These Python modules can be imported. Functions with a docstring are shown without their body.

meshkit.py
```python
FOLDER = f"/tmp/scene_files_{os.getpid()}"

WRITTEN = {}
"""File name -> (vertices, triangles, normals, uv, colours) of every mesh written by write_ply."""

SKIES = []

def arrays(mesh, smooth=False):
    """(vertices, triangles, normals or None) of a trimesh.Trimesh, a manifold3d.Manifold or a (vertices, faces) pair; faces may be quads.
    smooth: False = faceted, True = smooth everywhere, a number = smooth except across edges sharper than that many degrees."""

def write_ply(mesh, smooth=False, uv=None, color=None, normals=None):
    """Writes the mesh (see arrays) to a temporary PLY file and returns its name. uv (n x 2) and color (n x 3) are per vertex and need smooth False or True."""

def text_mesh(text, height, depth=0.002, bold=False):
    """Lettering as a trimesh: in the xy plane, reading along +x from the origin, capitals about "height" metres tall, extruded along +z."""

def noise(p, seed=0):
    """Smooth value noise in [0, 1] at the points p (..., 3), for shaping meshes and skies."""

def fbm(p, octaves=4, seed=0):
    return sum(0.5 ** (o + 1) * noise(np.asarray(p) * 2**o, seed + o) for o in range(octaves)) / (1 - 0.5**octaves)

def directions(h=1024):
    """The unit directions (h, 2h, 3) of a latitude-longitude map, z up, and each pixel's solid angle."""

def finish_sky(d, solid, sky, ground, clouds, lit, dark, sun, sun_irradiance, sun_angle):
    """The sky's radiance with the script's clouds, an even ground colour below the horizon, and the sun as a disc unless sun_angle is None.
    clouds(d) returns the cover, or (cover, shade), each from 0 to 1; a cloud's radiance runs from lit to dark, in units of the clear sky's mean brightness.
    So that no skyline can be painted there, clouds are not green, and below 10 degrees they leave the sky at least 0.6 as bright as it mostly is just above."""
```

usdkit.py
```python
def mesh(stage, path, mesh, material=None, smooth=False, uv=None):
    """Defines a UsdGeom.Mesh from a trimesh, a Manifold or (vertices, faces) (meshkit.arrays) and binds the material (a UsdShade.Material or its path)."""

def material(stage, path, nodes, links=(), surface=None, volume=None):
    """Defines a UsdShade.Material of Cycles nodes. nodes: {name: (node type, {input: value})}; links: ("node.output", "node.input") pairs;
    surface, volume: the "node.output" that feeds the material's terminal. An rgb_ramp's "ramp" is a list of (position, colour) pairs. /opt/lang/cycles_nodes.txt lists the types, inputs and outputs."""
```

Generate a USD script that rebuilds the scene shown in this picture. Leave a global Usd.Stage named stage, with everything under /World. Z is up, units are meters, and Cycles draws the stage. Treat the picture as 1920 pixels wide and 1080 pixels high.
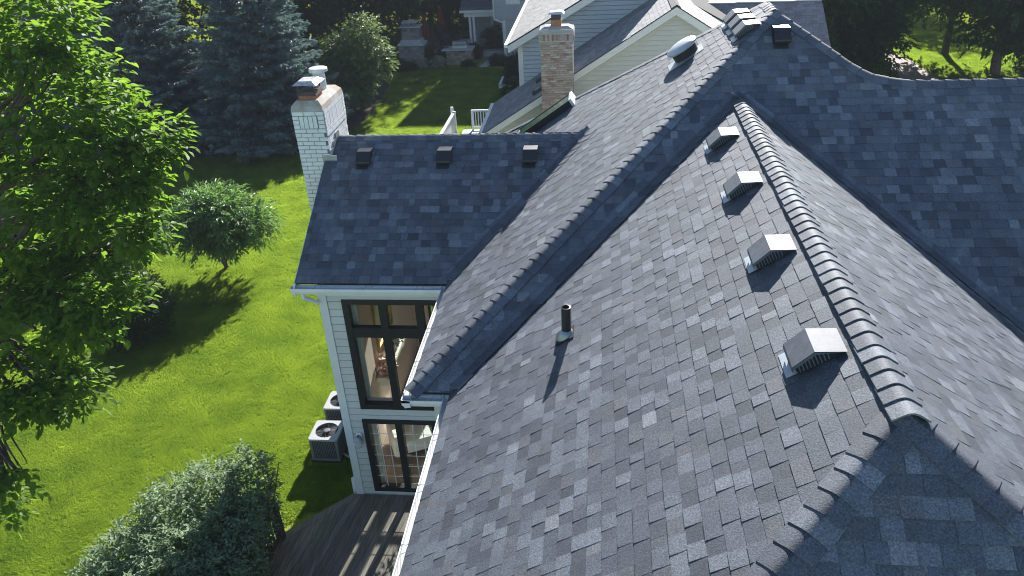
import math, random
import numpy as np, trimesh, usdkit, meshkit
from pxr import Usd, UsdGeom, UsdLux, UsdShade, Sdf, Gf, Vt
from shapely.geometry import Polygon, box as sbox

stage = Usd.Stage.CreateInMemory()
UsdGeom.SetStageUpAxis(stage, 'Z')
UsdGeom.SetStageMetersPerUnit(stage, 1.0)
UsdGeom.Xform.Define(stage, '/World')
UsdGeom.Scope.Define(stage, '/World/Looks')
T = Sdf.ValueTypeNames

# ------------------------------------------------------------------ camera
PITCH, YAW, ROLL, FPX, CAMZ = 0.5163636, 0.1290776, -0.0566504, 1446.505, 11.3696
EXPOSURE = 1.28
cam = UsdGeom.Camera.Define(stage, '/World/camera')
_f = np.array([-math.sin(YAW)*math.cos(PITCH), math.cos(YAW)*math.cos(PITCH), -math.sin(PITCH)])
_r0 = np.array([math.cos(YAW), math.sin(YAW), 0.0]); _u0 = np.cross(_r0, _f)
_r = _r0*math.cos(ROLL)+_u0*math.sin(ROLL); _u = -_r0*math.sin(ROLL)+_u0*math.cos(ROLL)
cam.AddTransformOp().Set(Gf.Matrix4d(*_r, 0, *_u, 0, *(-_f), 0, 0, 0, CAMZ, 1))
cam.CreateHorizontalApertureAttr(36.0); cam.CreateVerticalApertureAttr(36.0*576/1024)
cam.CreateFocalLengthAttr(36.0*FPX/1920); cam.CreateClippingRangeAttr(Gf.Vec2f(0.1, 2000))
cam.CreateExposureAttr(EXPOSURE)

# ------------------------------------------------------------------ sky and sun
SUN_AZ, SUN_EL = math.radians(8.5), math.radians(26.0)       # azimuth from +y towards +x
SKY, SUN = 0.058, 1.25
sun_dir = np.array([math.sin(SUN_AZ)*math.cos(SUN_EL), math.cos(SUN_AZ)*math.cos(SUN_EL), math.sin(SUN_EL)])
usdkit.material(stage, '/World/Looks/sky', {
    's': ('sky_texture', {'sky_type': 'single_scattering', 'sun_disc': False, 'sun_elevation': SUN_EL, 'sun_rotation': SUN_AZ, 'aerosol_density': 0.35, 'ozone_density': 3.0}),
    'b': ('background_shader', {'strength': SKY})}, [('s.color', 'b.color')], surface='b.background')
dome = UsdLux.DomeLight.Define(stage, '/World/sky')
UsdShade.MaterialBindingAPI.Apply(dome.GetPrim()).Bind(UsdShade.Material.Get(stage, '/World/Looks/sky'))
dome.GetPrim().SetCustomDataByKey('kind', 'structure')
sun = UsdLux.DistantLight.Define(stage, '/World/sun')
sun.CreateNormalizeAttr(True); sun.CreateIntensityAttr(SUN); sun.CreateAngleAttr(0.53); sun.CreateColorAttr(Gf.Vec3f(1.0, 0.975, 0.93))
_z = sun_dir; _x = np.cross([0, 0, 1.0], _z); _x /= np.linalg.norm(_x); _y = np.cross(_z, _x)
sun.AddTransformOp().Set(Gf.Matrix4d(*_x, 0, *_y, 0, *_z, 0, 0, 0, 60, 1))

# ------------------------------------------------------------------ helpers
rng = np.random.default_rng(7)
used = {}
def fresh(path):
    if path not in used:
        used[path] = 0
        return path
    used[path] += 1
    return f'{path}_{used[path]:03d}'
def tag(p, label=None, cat=None, group=None, kind=None):
    p = p.GetPrim() if hasattr(p, 'GetPrim') else p
    for k, v in (('label', label), ('category', cat), ('group', group), ('kind', kind)):
        if v: p.SetCustomDataByKey(k, v)
    return p
def thing(name, label=None, cat=None, group=None, loc=(0, 0, 0), rz=0.0, kind=None):
    x = UsdGeom.Xform.Define(stage, fresh('/World/'+name))
    if loc != (0, 0, 0) or rz:
        x.AddTranslateOp().Set(Gf.Vec3d(*map(float, loc)))
        if rz: x.AddRotateZOp().Set(float(rz))
    return tag(x.GetPrim(), label, cat, group, kind)
M = {}
def mat(name, nodes, links, surface='p.BSDF'):
    M[name] = usdkit.material(stage, '/World/Looks/'+name, nodes, links, surface=surface)
    return M[name]

class MB:
    """Collects faces of one mesh; tint is one colour per vertex."""
    def __init__(s): s.V, s.F, s.C, s.n = [], [], [], 0
    def add(s, v, f, c=None):
        v = np.asarray(v, float); f = np.asarray(f, int)
        if f.shape[1] == 4: f = np.vstack([f[:, [0, 1, 2]], f[:, [0, 2, 3]]])
        s.V.append(v); s.F.append(f+s.n); s.n += len(v)
        c = np.ones(3) if c is None else np.asarray(c, float)
        s.C.append(np.broadcast_to(c, v.shape)); return s
    def frame(s, o, ax, ay, az, c=None):
        """A box from corner o along three edge vectors."""
        o, ax, ay, az = (np.asarray(q, float) for q in (o, ax, ay, az))
        v = [o, o+ax, o+ax+ay, o+ay, o+az, o+ax+az, o+ax+ay+az, o+ay+az]
        f = [[0, 3, 2, 1], [4, 5, 6, 7], [0, 1, 5, 4], [1, 2, 6, 5], [2, 3, 7, 6], [3, 0, 4, 7]]
        if np.dot(np.cross(ax, ay), az) < 0: f = [q[::-1] for q in f]
        return s.add(v, f, c)
    def box(s, x0, x1, y0, y1, z0, z1, c=None):
        return s.frame((x0, y0, z0), (x1-x0, 0, 0), (0, y1-y0, 0), (0, 0, z1-z0), c)
    def cbox(s, x0, x1, y0, y1, z0, z1, b=0.01):
        """A box with chamfered vertical and top edges."""
        import manifold3d as m3
        pts = []
        for x, sx in ((x0, 1), (x1, -1)):
            for y, sy in ((y0, 1), (y1, -1)):
                for z, sz in ((z0, 1), (z1, -1)):
                    pts += [(x+sx*b, y+sy*b, z), (x+sx*b, y, z+sz*b), (x, y+sy*b, z+sz*b)]
        h = trimesh.convex.convex_hull(np.array(pts)); return s.add(h.vertices, h.faces)
    def bar(s, a, b, r, sides=6, r2=None, c=None, caps=True):
        a, b = np.asarray(a, float), np.asarray(b, float); r2 = r if r2 is None else r2
        t = (b-a)/np.linalg.norm(b-a); q = np.cross(t, [0, 0, 1.0] if abs(t[2]) < .9 else [1.0, 0, 0]); q /= np.linalg.norm(q); w = np.cross(t, q)
        an = np.arange(sides)*2*np.pi/sides; ring = np.cos(an)[:, None]*q+np.sin(an)[:, None]*w
        v = np.vstack([a+ring*r, b+ring*r2]); i = np.arange(sides); j = (i+1) % sides
        s.add(v, np.stack([i, j, j+sides, i+sides], 1), c)
        if caps:
            s.add(np.vstack([b+ring*r2, [b]]), np.stack([i, j, np.full(sides, sides)], 1), c)
            s.add(np.vstack([a+ring*r, [a]]), np.stack([j, i, np.full(sides, sides)], 1), c)
        return s
    def path(s, pts, r, sides=6, c=None):
        for a, b in zip(pts[:-1], pts[1:]): s.bar(a, b, r, sides, c=c)
        return s
    def lathe(s, prof, center=(0, 0, 0), n=20, c=None, sx=1, sy=1):
        p = np.asarray(prof, float); an = np.arange(n)*2*np.pi/n
        v = np.stack([p[:, 0, None]*np.cos(an)*sx, p[:, 0, None]*np.sin(an)*sy, np.repeat(p[:, 1, None], n, 1)], -1).reshape(-1, 3)+np.asarray(center)
        i, j = np.meshgrid(np.arange(len(p)-1), np.arange(n), indexing='ij'); k = (j+1) % n
        return s.add(v, np.stack([i*n+j, i*n+k, (i+1)*n+k, (i+1)*n+j], -1).reshape(-1, 4), c)
    def tm(s, m, c=None): return s.add(m.vertices, m.faces, c)
    def prism(s, poly, z0, z1, c=None):
        for g in getattr(poly, 'geoms', [poly]):
            m = trimesh.creation.extrude_polygon(g, z1-z0, engine='earcut'); m.apply_translation((0, 0, z0)); s.tm(m, c)
        return s
    def get(s): return np.vstack(s.V), np.vstack(s.F), np.vstack(s.C)

def build(name, mb, material, parent=None, label=None, kind=None, smooth=False, tint=False, cat=None, group=None):
    root = '/World' if parent is None else str(parent.GetPath())
    v, f, c = mb.get() if isinstance(mb, MB) else mb
    m = usdkit.mesh(stage, fresh(root+'/'+name), trimesh.Trimesh(v, f, process=False), M[material], smooth=smooth)
    if tint and smooth: c = np.repeat(c[:1], len(m.GetPointsAttr().Get()), 0)
    if tint: UsdGeom.PrimvarsAPI(m).CreatePrimvar('tint', T.Color3fArray, 'vertex').Set(Vt.Vec3fArray.FromNumpy(np.ascontiguousarray(c, np.float32)))
    return tag(m.GetPrim(), label, cat, group, kind)

# ------------------------------------------------------------------ materials
def plain(name, col, rough=0.6, metal=0.0, var=0.0, scale=6.0, bump=0.0, bscale=60.0, spec=None):
    n = {'p': ('principled_bsdf', {'base_color': col, 'roughness': rough, 'metallic': metal})}
    l = []
    if spec is not None: n['p'][1]['specular_ior_level'] = spec
    if var or bump: n['g'] = ('geometry', {})
    if var:
        a = tuple(max(0, x*(1-var)) for x in col); b = tuple(min(1, x*(1+var)) for x in col)
        n['n'] = ('noise_texture', {'scale': scale, 'detail': 5.0, 'roughness': 0.6})
        n['r'] = ('rgb_ramp', {'ramp': [(0.3, a), (0.7, b)]})
        l += [('g.position', 'n.vector'), ('n.fac', 'r.fac'), ('r.color', 'p.base_color')]
    if bump:
        n['bn'] = ('noise_texture', {'scale': bscale, 'detail': 3.0}); n['b'] = ('bump', {'strength': bump, 'distance': 0.01})
        l += [('g.position', 'bn.vector'), ('bn.fac', 'b.height'), ('b.normal', 'p.normal')]
    return mat(name, n, l)

# granulated asphalt shingle: tint per piece, blended granules, mottled weathering
def shingle_mat(name, gain=1.0, rough=0.72):
    mat(name, {
        'g': ('geometry', {}), 'a': ('attribute', {'attribute': 'tint'}),
        'n1': ('noise_texture', {'scale': 75.0, 'detail': 3.0, 'roughness': 0.75}), 'r1': ('rgb_ramp', {'ramp': [(0.33, (0.45*gain,)*3), (0.5, (0.98*gain,)*3), (0.68, (1.75*gain,)*3)]}),
        'n2': ('noise_texture', {'scale': 2.6, 'detail': 6.0, 'roughness': 0.65}), 'r2': ('rgb_ramp', {'ramp': [(0.3, (0.78,)*3), (0.7, (1.18,)*3)]}),
        'm1': ('mix_color', {'blend_type': 'multiply', 'fac': 1.0, 'use_clamp': False}), 'm2': ('mix_color', {'blend_type': 'multiply', 'fac': 1.0, 'use_clamp': False}),
        'b': ('bump', {'strength': 0.55, 'distance': 0.006}),
        'p': ('principled_bsdf', {'roughness': rough, 'specular_ior_level': 0.6})},
        [('g.position', 'n1.vector'), ('g.position', 'n2.vector'), ('n1.fac', 'r1.fac'), ('n2.fac', 'r2.fac'), ('a.color', 'm1.a'), ('r1.color', 'm1.b'),
         ('m1.result', 'm2.a'), ('r2.color', 'm2.b'), ('m2.result', 'p.base_color'), ('n1.fac', 'b.height'), ('b.normal', 'p.normal')])
shingle_mat('shingle')
plain('roof_deck', (0.02, 0.021, 0.024), 0.9)
plain('siding_white', (0.60, 0.61, 0.58), 0.5, var=0.05, scale=1.5, bump=0.05, bscale=40)
plain('siding_gap', (0.33, 0.35, 0.355), 0.9)
plain('n_gap', (0.17, 0.19, 0.205), 0.9)
plain('trim_white', (0.72, 0.73, 0.73), 0.45, var=0.05, scale=2.0)
plain('gutter_white', (0.80, 0.80, 0.79), 0.3, var=0.08, scale=3.0)
plain('wire', (0.30, 0.30, 0.30), 0.45, 0.3)
plain('muntin', (0.70, 0.70, 0.68), 0.5)
plain('black_frame', (0.012, 0.012, 0.013), 0.4)
plain('black_metal', (0.02, 0.021, 0.024), 0.33, 0.0, var=0.2, scale=14, bump=0.04, bscale=120)
plain('vent_dark', (0.012, 0.012, 0.014), 0.5)
plain('vent_cap', (0.11, 0.125, 0.15), 0.60, 0.0, var=0.2, scale=14, bump=0.08, bscale=160, spec=0.36)
plain('galvanized', (0.42, 0.45, 0.48), 0.5, 0.5, var=0.1, scale=10)
plain('lead', (0.33, 0.36, 0.40), 0.4, 0.6, var=0.15, scale=18)
plain('pvc_black', (0.016, 0.016, 0.018), 0.35)
plain('brick_white', (0.74, 0.75, 0.75), 0.55, var=0.08, scale=9, bump=0.15, bscale=50)
plain('mortar_grey', (0.20, 0.20, 0.20), 0.9, var=0.15)
plain('clay_flue', (0.32, 0.14, 0.07), 0.8, var=0.3, scale=14)
plain('cap_metal', (0.50, 0.47, 0.46), 0.45, 0.5, var=0.35, scale=16)
plain('cap_rust', (0.075, 0.05, 0.045), 0.6, 0.3, var=0.35, scale=16)
plain('cap_light', (0.66, 0.66, 0.65), 0.4, 0.3, var=0.15, scale=12)
mat('crown_concrete', {'g': ('geometry', {}), 'n': ('noise_texture', {'scale': 3.2, 'detail': 6.0, 'roughness': 0.65}), 'r': ('rgb_ramp', {'ramp': [(0.40, (0.44, 0.43, 0.40)), (0.56, (0.33, 0.30, 0.26)), (0.72, (0.40, 0.23, 0.10))]}),
     'b': ('bump', {'strength': 0.3, 'distance': 0.02}), 'p': ('principled_bsdf', {'roughness': 0.85})},
    [('g.position', 'n.vector'), ('n.fac', 'r.fac'), ('r.color', 'p.base_color'), ('n.fac', 'b.height'), ('b.normal', 'p.normal')])
plain('beige_wall', (0.78, 0.63, 0.52), 0.8)
plain('wood_floor', (0.22, 0.15, 0.10), 0.4, var=0.25, scale=5)
plain('cream', (0.72, 0.68, 0.60), 0.8)
plain('sofa_white', (0.70, 0.68, 0.64), 0.85)
plain('gold', (0.45, 0.27, 0.08), 0.35, 0.8)
plain('pot_brown', (0.13, 0.07, 0.045), 0.6, var=0.2)
plain('petal', (0.75, 0.66, 0.58), 0.7)
plain('rose', (0.60, 0.36, 0.30), 0.7)
plain('ac_body', (0.17, 0.17, 0.18), 0.45, var=0.04)
plain('ac_top', (0.46, 0.46, 0.46), 0.4, var=0.04)
plain('ac_dark', (0.035, 0.035, 0.038), 0.5)
plain('concrete', (0.36, 0.35, 0.33), 0.85, var=0.15, scale=8, bump=0.1)
plain('white_pvc', (0.78, 0.80, 0.82), 0.3)
plain('n_siding', (0.40, 0.45, 0.48), 0.6, var=0.05, scale=0.8)
plain('n_siding_cream', (0.52, 0.51, 0.47), 0.6, var=0.04, scale=0.8)
plain('n2_siding', (0.36, 0.37, 0.38), 0.6, var=0.05, scale=0.8)
plain('n_trim', (0.66, 0.65, 0.61), 0.5, var=0.03)
plain('stone_grey', (0.27, 0.255, 0.24), 0.85, bump=0.4, bscale=25)
plain('stone_cap', (0.45, 0.44, 0.42), 0.8, var=0.12, scale=5, bump=0.1)
plain('stone_tan', (0.28, 0.24, 0.20), 0.85, var=0.25, scale=4, bump=0.3, bscale=25)
plain('paver_brown', (0.20, 0.145, 0.12), 0.85, var=0.25, scale=3, bump=0.2)
plain('fabric_red', (0.33, 0.045, 0.03), 0.8, var=0.15, scale=6)
plain('iron', (0.03, 0.03, 0.035), 0.5)
plain('steel', (0.55, 0.55, 0.55), 0.3, 0.9)
plain('n_brick', (0.30, 0.19, 0.15), 0.85, bump=0.2, bscale=40)
plain('n_mortar', (0.40, 0.36, 0.33), 0.9)
plain('bark', (0.085, 0.06, 0.045), 0.9, var=0.35, scale=8, bump=0.5, bscale=20)
plain('mulch', (0.06, 0.038, 0.026), 0.95, var=0.4, scale=12, bump=0.5, bscale=20)
plain('driveway', (0.42, 0.34, 0.30), 0.9, var=0.12, scale=3, bump=0.15)
plain('road', (0.16, 0.16, 0.165), 0.9, var=0.1, scale=2)
plain('car_paint', (0.62, 0.64, 0.66), 0.25)
plain('tyre', (0.02, 0.02, 0.02), 0.8)
mat('tint_stone', {'a': ('attribute', {'attribute': 'tint'}), 'g': ('geometry', {}), 'n': ('noise_texture', {'scale': 18.0, 'detail': 4.0}), 'r': ('rgb_ramp', {'ramp': [(0.3, (0.75,)*3), (0.7, (1.25,)*3)]}),
     'm': ('mix_color', {'blend_type': 'multiply', 'fac': 1.0, 'use_clamp': False}), 'b': ('bump', {'strength': 0.35, 'distance': 0.01}), 'p': ('principled_bsdf', {'roughness': 0.85})},
    [('g.position', 'n.vector'), ('n.fac', 'r.fac'), ('a.color', 'm.a'), ('r.color', 'm.b'), ('m.result', 'p.base_color'), ('n.fac', 'b.height'), ('b.normal', 'p.normal')])
# weathered deck board: grain stretched along y
mat('deck_wood', {'a': ('attribute', {'attribute': 'tint'}), 'g': ('geometry', {}), 'mp': ('mapping', {'scale': (60.0, 2.2, 20.0)}), 'n': ('noise_texture', {'scale': 1.0, 'detail': 5.0, 'roughness': 0.65}),
     'r': ('rgb_ramp', {'ramp': [(0.25, (0.085, 0.065, 0.055)), (0.5, (0.20, 0.16, 0.135)), (0.75, (0.36, 0.30, 0.25))]}),
     'm': ('mix_color', {'blend_type': 'multiply', 'fac': 1.0, 'use_clamp': False}), 'b': ('bump', {'strength': 0.4, 'distance': 0.006}), 'p': ('principled_bsdf', {'roughness': 0.75})},
    [('g.position', 'mp.vector'), ('mp.vector', 'n.vector'), ('n.fac', 'r.fac'), ('r.color', 'm.a'), ('a.color', 'm.b'), ('m.result', 'p.base_color'), ('n.fac', 'b.height'), ('b.normal', 'p.normal')])
def glass(name, tintc=(0.93, 0.96, 0.95), rough=0.0):
    mat(name, {'t': ('transparent_bsdf', {'color': tintc}), 'gl': ('glossy_bsdf', {'color': (1, 1, 1), 'roughness': rough}), 'lw': ('layer_weight', {'blend': 0.5}), 'pw': ('math', {'math_type': 'power', 'value2': 4.0}), 'fr': ('math', {'math_type': 'multiply_add', 'value2': 0.8, 'value3': 0.04}), 'm': ('mix_closure', {})},
        [('lw.facing', 'pw.value1'), ('pw.value', 'fr.value1'), ('fr.value', 'm.fac'), ('t.BSDF', 'm.closure1'), ('gl.BSDF', 'm.closure2')], surface='m.closure')
glass('window_glass')
mat('dark_glass', {'p': ('principled_bsdf', {'base_color': (0.02, 0.06, 0.04), 'roughness': 0.08})}, [])

def leaf_mat(name, cols, trans=0.45, tcol=None, rough=0.45, spec=0.4, clump=1.6):
    """cols: dark, mid, light leaf colours; varies by leaf and by clump."""
    tcol = tcol or tuple(min(1, 1.5*c) for c in cols[2])
    mat(name, {
        'g': ('geometry', {}), 'n': ('noise_texture', {'scale': clump, 'detail': 2.0}),
        'mx': ('math', {'math_type': 'multiply_add', 'value2': 0.55, 'value3': 0.0}), 'ad': ('math', {'math_type': 'multiply_add', 'value2': 0.45}),
        'r': ('rgb_ramp', {'ramp': [(0.15, cols[0]), (0.5, cols[1]), (0.9, cols[2])]}),
        'p': ('principled_bsdf', {'roughness': rough, 'specular_ior_level': spec}), 'tr': ('translucent_bsdf', {}),
        'tm': ('mix_color', {'blend_type': 'multiply', 'fac': 1.0, 'b': tcol, 'use_clamp': False}), 'k': ('mix_closure', {'fac': trans})},
        [('g.random_per_island', 'mx.value1'), ('g.position', 'n.vector'), ('n.fac', 'ad.value1'), ('mx.value', 'ad.value3'), ('ad.value', 'r.fac'),
         ('r.color', 'p.base_color'), ('r.color', 'tm.a'), ('tm.result', 'tr.color'), ('p.BSDF', 'k.closure1'), ('tr.BSDF', 'k.closure2')], surface='k.closure')
leaf_mat('leaf_big', [(0.09, 0.17, 0.025), (0.22, 0.34, 0.04), (0.44, 0.55, 0.085)], 0.58, (1.65, 1.65, 1.0), rough=0.5, spec=0.25)
leaf_mat('leaf_sumac', [(0.11, 0.19, 0.07), (0.20, 0.31, 0.11), (0.32, 0.44, 0.17)], 0.35, (1.8, 2.0, 1.0), rough=0.4)
leaf_mat('leaf_bush', [(0.16, 0.23, 0.13), (0.52, 0.60, 0.40), (0.90, 0.92, 0.72)], 0.3, (1.2, 1.3, 1.0), rough=0.6, spec=0.15, clump=6.0)
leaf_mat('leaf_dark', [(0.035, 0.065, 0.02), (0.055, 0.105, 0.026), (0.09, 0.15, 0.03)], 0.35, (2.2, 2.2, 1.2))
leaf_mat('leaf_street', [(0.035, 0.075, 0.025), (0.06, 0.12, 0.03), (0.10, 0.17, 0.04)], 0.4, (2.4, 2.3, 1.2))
leaf_mat('leaf_maple', [(0.11, 0.17, 0.07), (0.19, 0.27, 0.09), (0.38, 0.40, 0.15)], 0.35, (1.8, 1.8, 1.1))
leaf_mat('leaf_shrub', [(0.03, 0.06, 0.02), (0.05, 0.095, 0.025), (0.09, 0.15, 0.04)], 0.3, (1.8, 1.9, 1.1))
leaf_mat('leaf_red', [(0.12, 0.05, 0.035), (0.22, 0.08, 0.05), (0.16, 0.13, 0.05)], 0.3, (1.5, 1.3, 1.0))
leaf_mat('petal_white', [(0.45, 0.48, 0.34), (0.62, 0.64, 0.48), (0.72, 0.74, 0.62)], 0.3, (1.0, 1.0, 1.0))
leaf_mat('needle_blue', [(0.17, 0.235, 0.25), (0.29, 0.37, 0.39), (0.48, 0.54, 0.53)], 0.2, (1.2, 1.3, 1.0), rough=0.6, clump=1.2)
leaf_mat('grass_blade', [(0.15, 0.23, 0.035), (0.33, 0.42, 0.062), (0.56, 0.60, 0.14)], 0.6, (1.8, 1.78, 1.2), rough=0.5, spec=0.25, clump=1.1)
mat('lawn', {'g': ('geometry', {}), 'n1': ('noise_texture', {'scale': 0.45, 'detail': 4.0, 'roughness': 0.6}), 'n2': ('noise_texture', {'scale': 14.0, 'detail': 5.0, 'roughness': 0.7}),
     'mx': ('mix_color', {'fac': 0.5}), 'r': ('rgb_ramp', {'ramp': [(0.3, (0.11, 0.165, 0.02)), (0.5, (0.235, 0.29, 0.033)), (0.68, (0.38, 0.40, 0.07))]}),
     'b': ('bump', {'strength': 0.8, 'distance': 0.04}), 'p': ('principled_bsdf', {'roughness': 0.95, 'specular_ior_level': 0.0})},
    [('g.position', 'n1.vector'), ('g.position', 'n2.vector'), ('n1.color', 'mx.a'), ('n2.color', 'mx.b'), ('mx.result', 'r.fac'), ('n2.fac', 'b.height'), ('r.color', 'p.base_color'), ('b.normal', 'p.normal')])

# ------------------------------------------------------------------ ground
def sheet(poly, z):
    m = MB()
    v, f = trimesh.creation.triangulate_polygon(poly, engine='earcut')
    m.add(np.column_stack([v, np.full(len(v), z)]), f); return m
tag(build('lawn', sheet(sbox(-350, -200, 350, 450), 0.0), 'lawn'), kind='structure')

# ------------------------------------------------------------------ the house: roof planes
EZ = 5.29                                             # eave height
P0, P1 = (2.785, 13.38), (2.80, 14.12)
pL, pD, pA, pF, pR, pW = 0.6836, 0.6377, 0.6528, 0.7065, 0.6565, 0.5532
xL, yD, xA, xr, yf, yW = -2.525, 7.689, -1.983, 2.087, 4.378, 10.534
zA = EZ+pA*(xr-xA); yv = yD+(zA-EZ)/pD; xR = xr+(zA-EZ)/pR; yF0 = yf-(zA-EZ)/pF
zW = 6.905; yWr = yW+(zW-EZ)/pW; xWv = xL+(zW-EZ)/pL; yWb = 2*yWr-yW
zR = 8.08; yR = yD+(zR-EZ)/pD
G_IN = 0.10                                           # shingles start this far in from the gutter lip

house = thing('house', 'white sided house under the charcoal shingled hip roof that fills the picture', 'house')

class Plane:
    def __init__(s, o, d, p):
        """o: plan point on the eave; d: plan unit direction going up the slope; p: rise over run."""
        s.o = np.array([o[0], o[1], EZ]); d = np.array([d[0], d[1]]); k = math.hypot(1, p)
        s.v = np.array([d[0]/k, d[1]/k, p/k]); s.u = np.array([d[1], -d[0], 0.0]); s.n = np.cross(s.u, s.v)
        s.k = k; s.d = d
    def uv(s, xy):
        xy = np.atleast_2d(xy)-s.o[:2]; return np.column_stack([xy@s.u[:2], xy@s.d*s.k])
    def p3(s, u, v, h=0.0): return s.o+np.multiply.outer(u, s.u)+np.multiply.outer(v, s.v)+np.multiply.outer(h, s.n)

flare = [(2.785, 13.38), (3.56, 12.63), (3.82, 12.36), (4.10, 12.17), (4.48, 12.085), (4.9, yR), (10.6, yR)]
slopes = {
    'A': (Plane((xA, 0), (1, 0), pA), [(xA+G_IN, yF0+.1), (xr, yf), (xr, yv), (xA+G_IN, yD+G_IN)]),
    'R': (Plane((xR, 0), (-1, 0), pR), [(xR, yF0), (xR, yD), (xr, yv), (xr, yf)]),
    'F': (Plane((0, yF0), (0, 1), pF), [(xA, yF0), (xR, yF0), (xr, yf)]),
    'L': (Plane((xL, 0), (1, 0), pL), [(xL+G_IN, yD+G_IN), P0, P1, (xL+G_IN, 17.9), (xL+G_IN, yWb), (xWv, yWr), (xL+G_IN, yW+G_IN)]),
    'W': (Plane((0, yW), (0, 1), pW), [(-4.98, yW+G_IN), (xL+G_IN, yW+G_IN), (xWv, yWr), (-4.98, yWr)]),
    'D': (Plane((0, yD), (0, 1), pD), [(xL+G_IN, yD+G_IN), (xA+G_IN, yD+G_IN), (xr, yv), (xR, yD), (10.6, yD)] + flare[::-1]),
}
exp_h = 0.1435
tones = 1.16*np.array([.955, 1.0, 1.055])*np.array([[.058, .065, .081], [.070, .078, .096], [.087, .096, .114], [.112, .122, .142], [.132, .143, .162], [.086, .086, .095], [.155, .161, .171], [.046, .052, .066]])
tones[5] *= [.97, .98, 1.0]
tone_p = np.array([.17, .26, .25, .13, .05, .08, .01, .05])

def shingle_field(plane, plan, seed, big=300):
    """Every visible shingle tab of a slope as (vertices, faces, tint, centre)."""
    r = np.random.default_rng(seed)
    poly = Polygon(plane.uv(plan)).buffer(0)
    u0, v0, u1, v1 = poly.bounds
    out = []
    row = 0; v = v0
    while v < v1:
        u = u0-r.uniform(0, .3); raised = r.random() < .5
        while u < u1:
            w = r.choice([.10, .125, .15, .165, .18, .21, .25], p=[.08, .14, .24, .24, .15, .1, .05])
            b = sbox(u, v, u+w-.0015, v+exp_h+.02)
            c = poly.intersection(b) if not poly.contains(b) else b
            if not c.is_empty and c.area > 1e-4:
                for g in getattr(c, 'geoms', [c]):
                    if g.geom_type != 'Polygon' or g.area < 1e-4: continue
                    g = g.convex_hull; q = np.array(g.exterior.coords)[:-1]
                    if Polygon(q).exterior.is_ccw is False: q = q[::-1]
                    t = (0.0095 if raised else 0.0052)+r.uniform(-.0010, .0014)
                    h = t*(1-np.clip((q[:, 1]-v)/(exp_h+.02), 0, 1)*0.82)+r.uniform(0, .0006)
                    top = plane.p3(q[:, 0], q[:, 1], h); bot = plane.p3(q[:, 0], q[:, 1], np.full(len(q), -.0008))
                    n = len(q); i = np.arange(n); j = (i+1) % n
                    F = [[0, a, a+1] for a in range(1, n-1)]+[[n+a, n+b_, b_] for a, b_ in zip(i, j)]+[[n+a, b_, a] for a, b_ in zip(i, j)]
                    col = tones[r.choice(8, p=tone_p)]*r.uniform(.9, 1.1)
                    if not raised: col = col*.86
                    out.append((np.vstack([top, bot]), np.array(F), col, top.mean(0)))
            u += w; raised = not raised if r.random() < .85 else raised
        v += exp_h; row += 1
    return out

roof = MB()
for k, (pl, plan) in slopes.items():
    uv = pl.uv(plan); vv, ff = trimesh.creation.triangulate_polygon(Polygon(uv).buffer(0), engine='earcut')
    roof.add(pl.p3(vv[:, 0], vv[:, 1], np.full(len(vv), -.004)), ff)
    roof.add(pl.p3(vv[:, 0], vv[:, 1], np.full(len(vv), -.03)), ff[:, ::-1])
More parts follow.
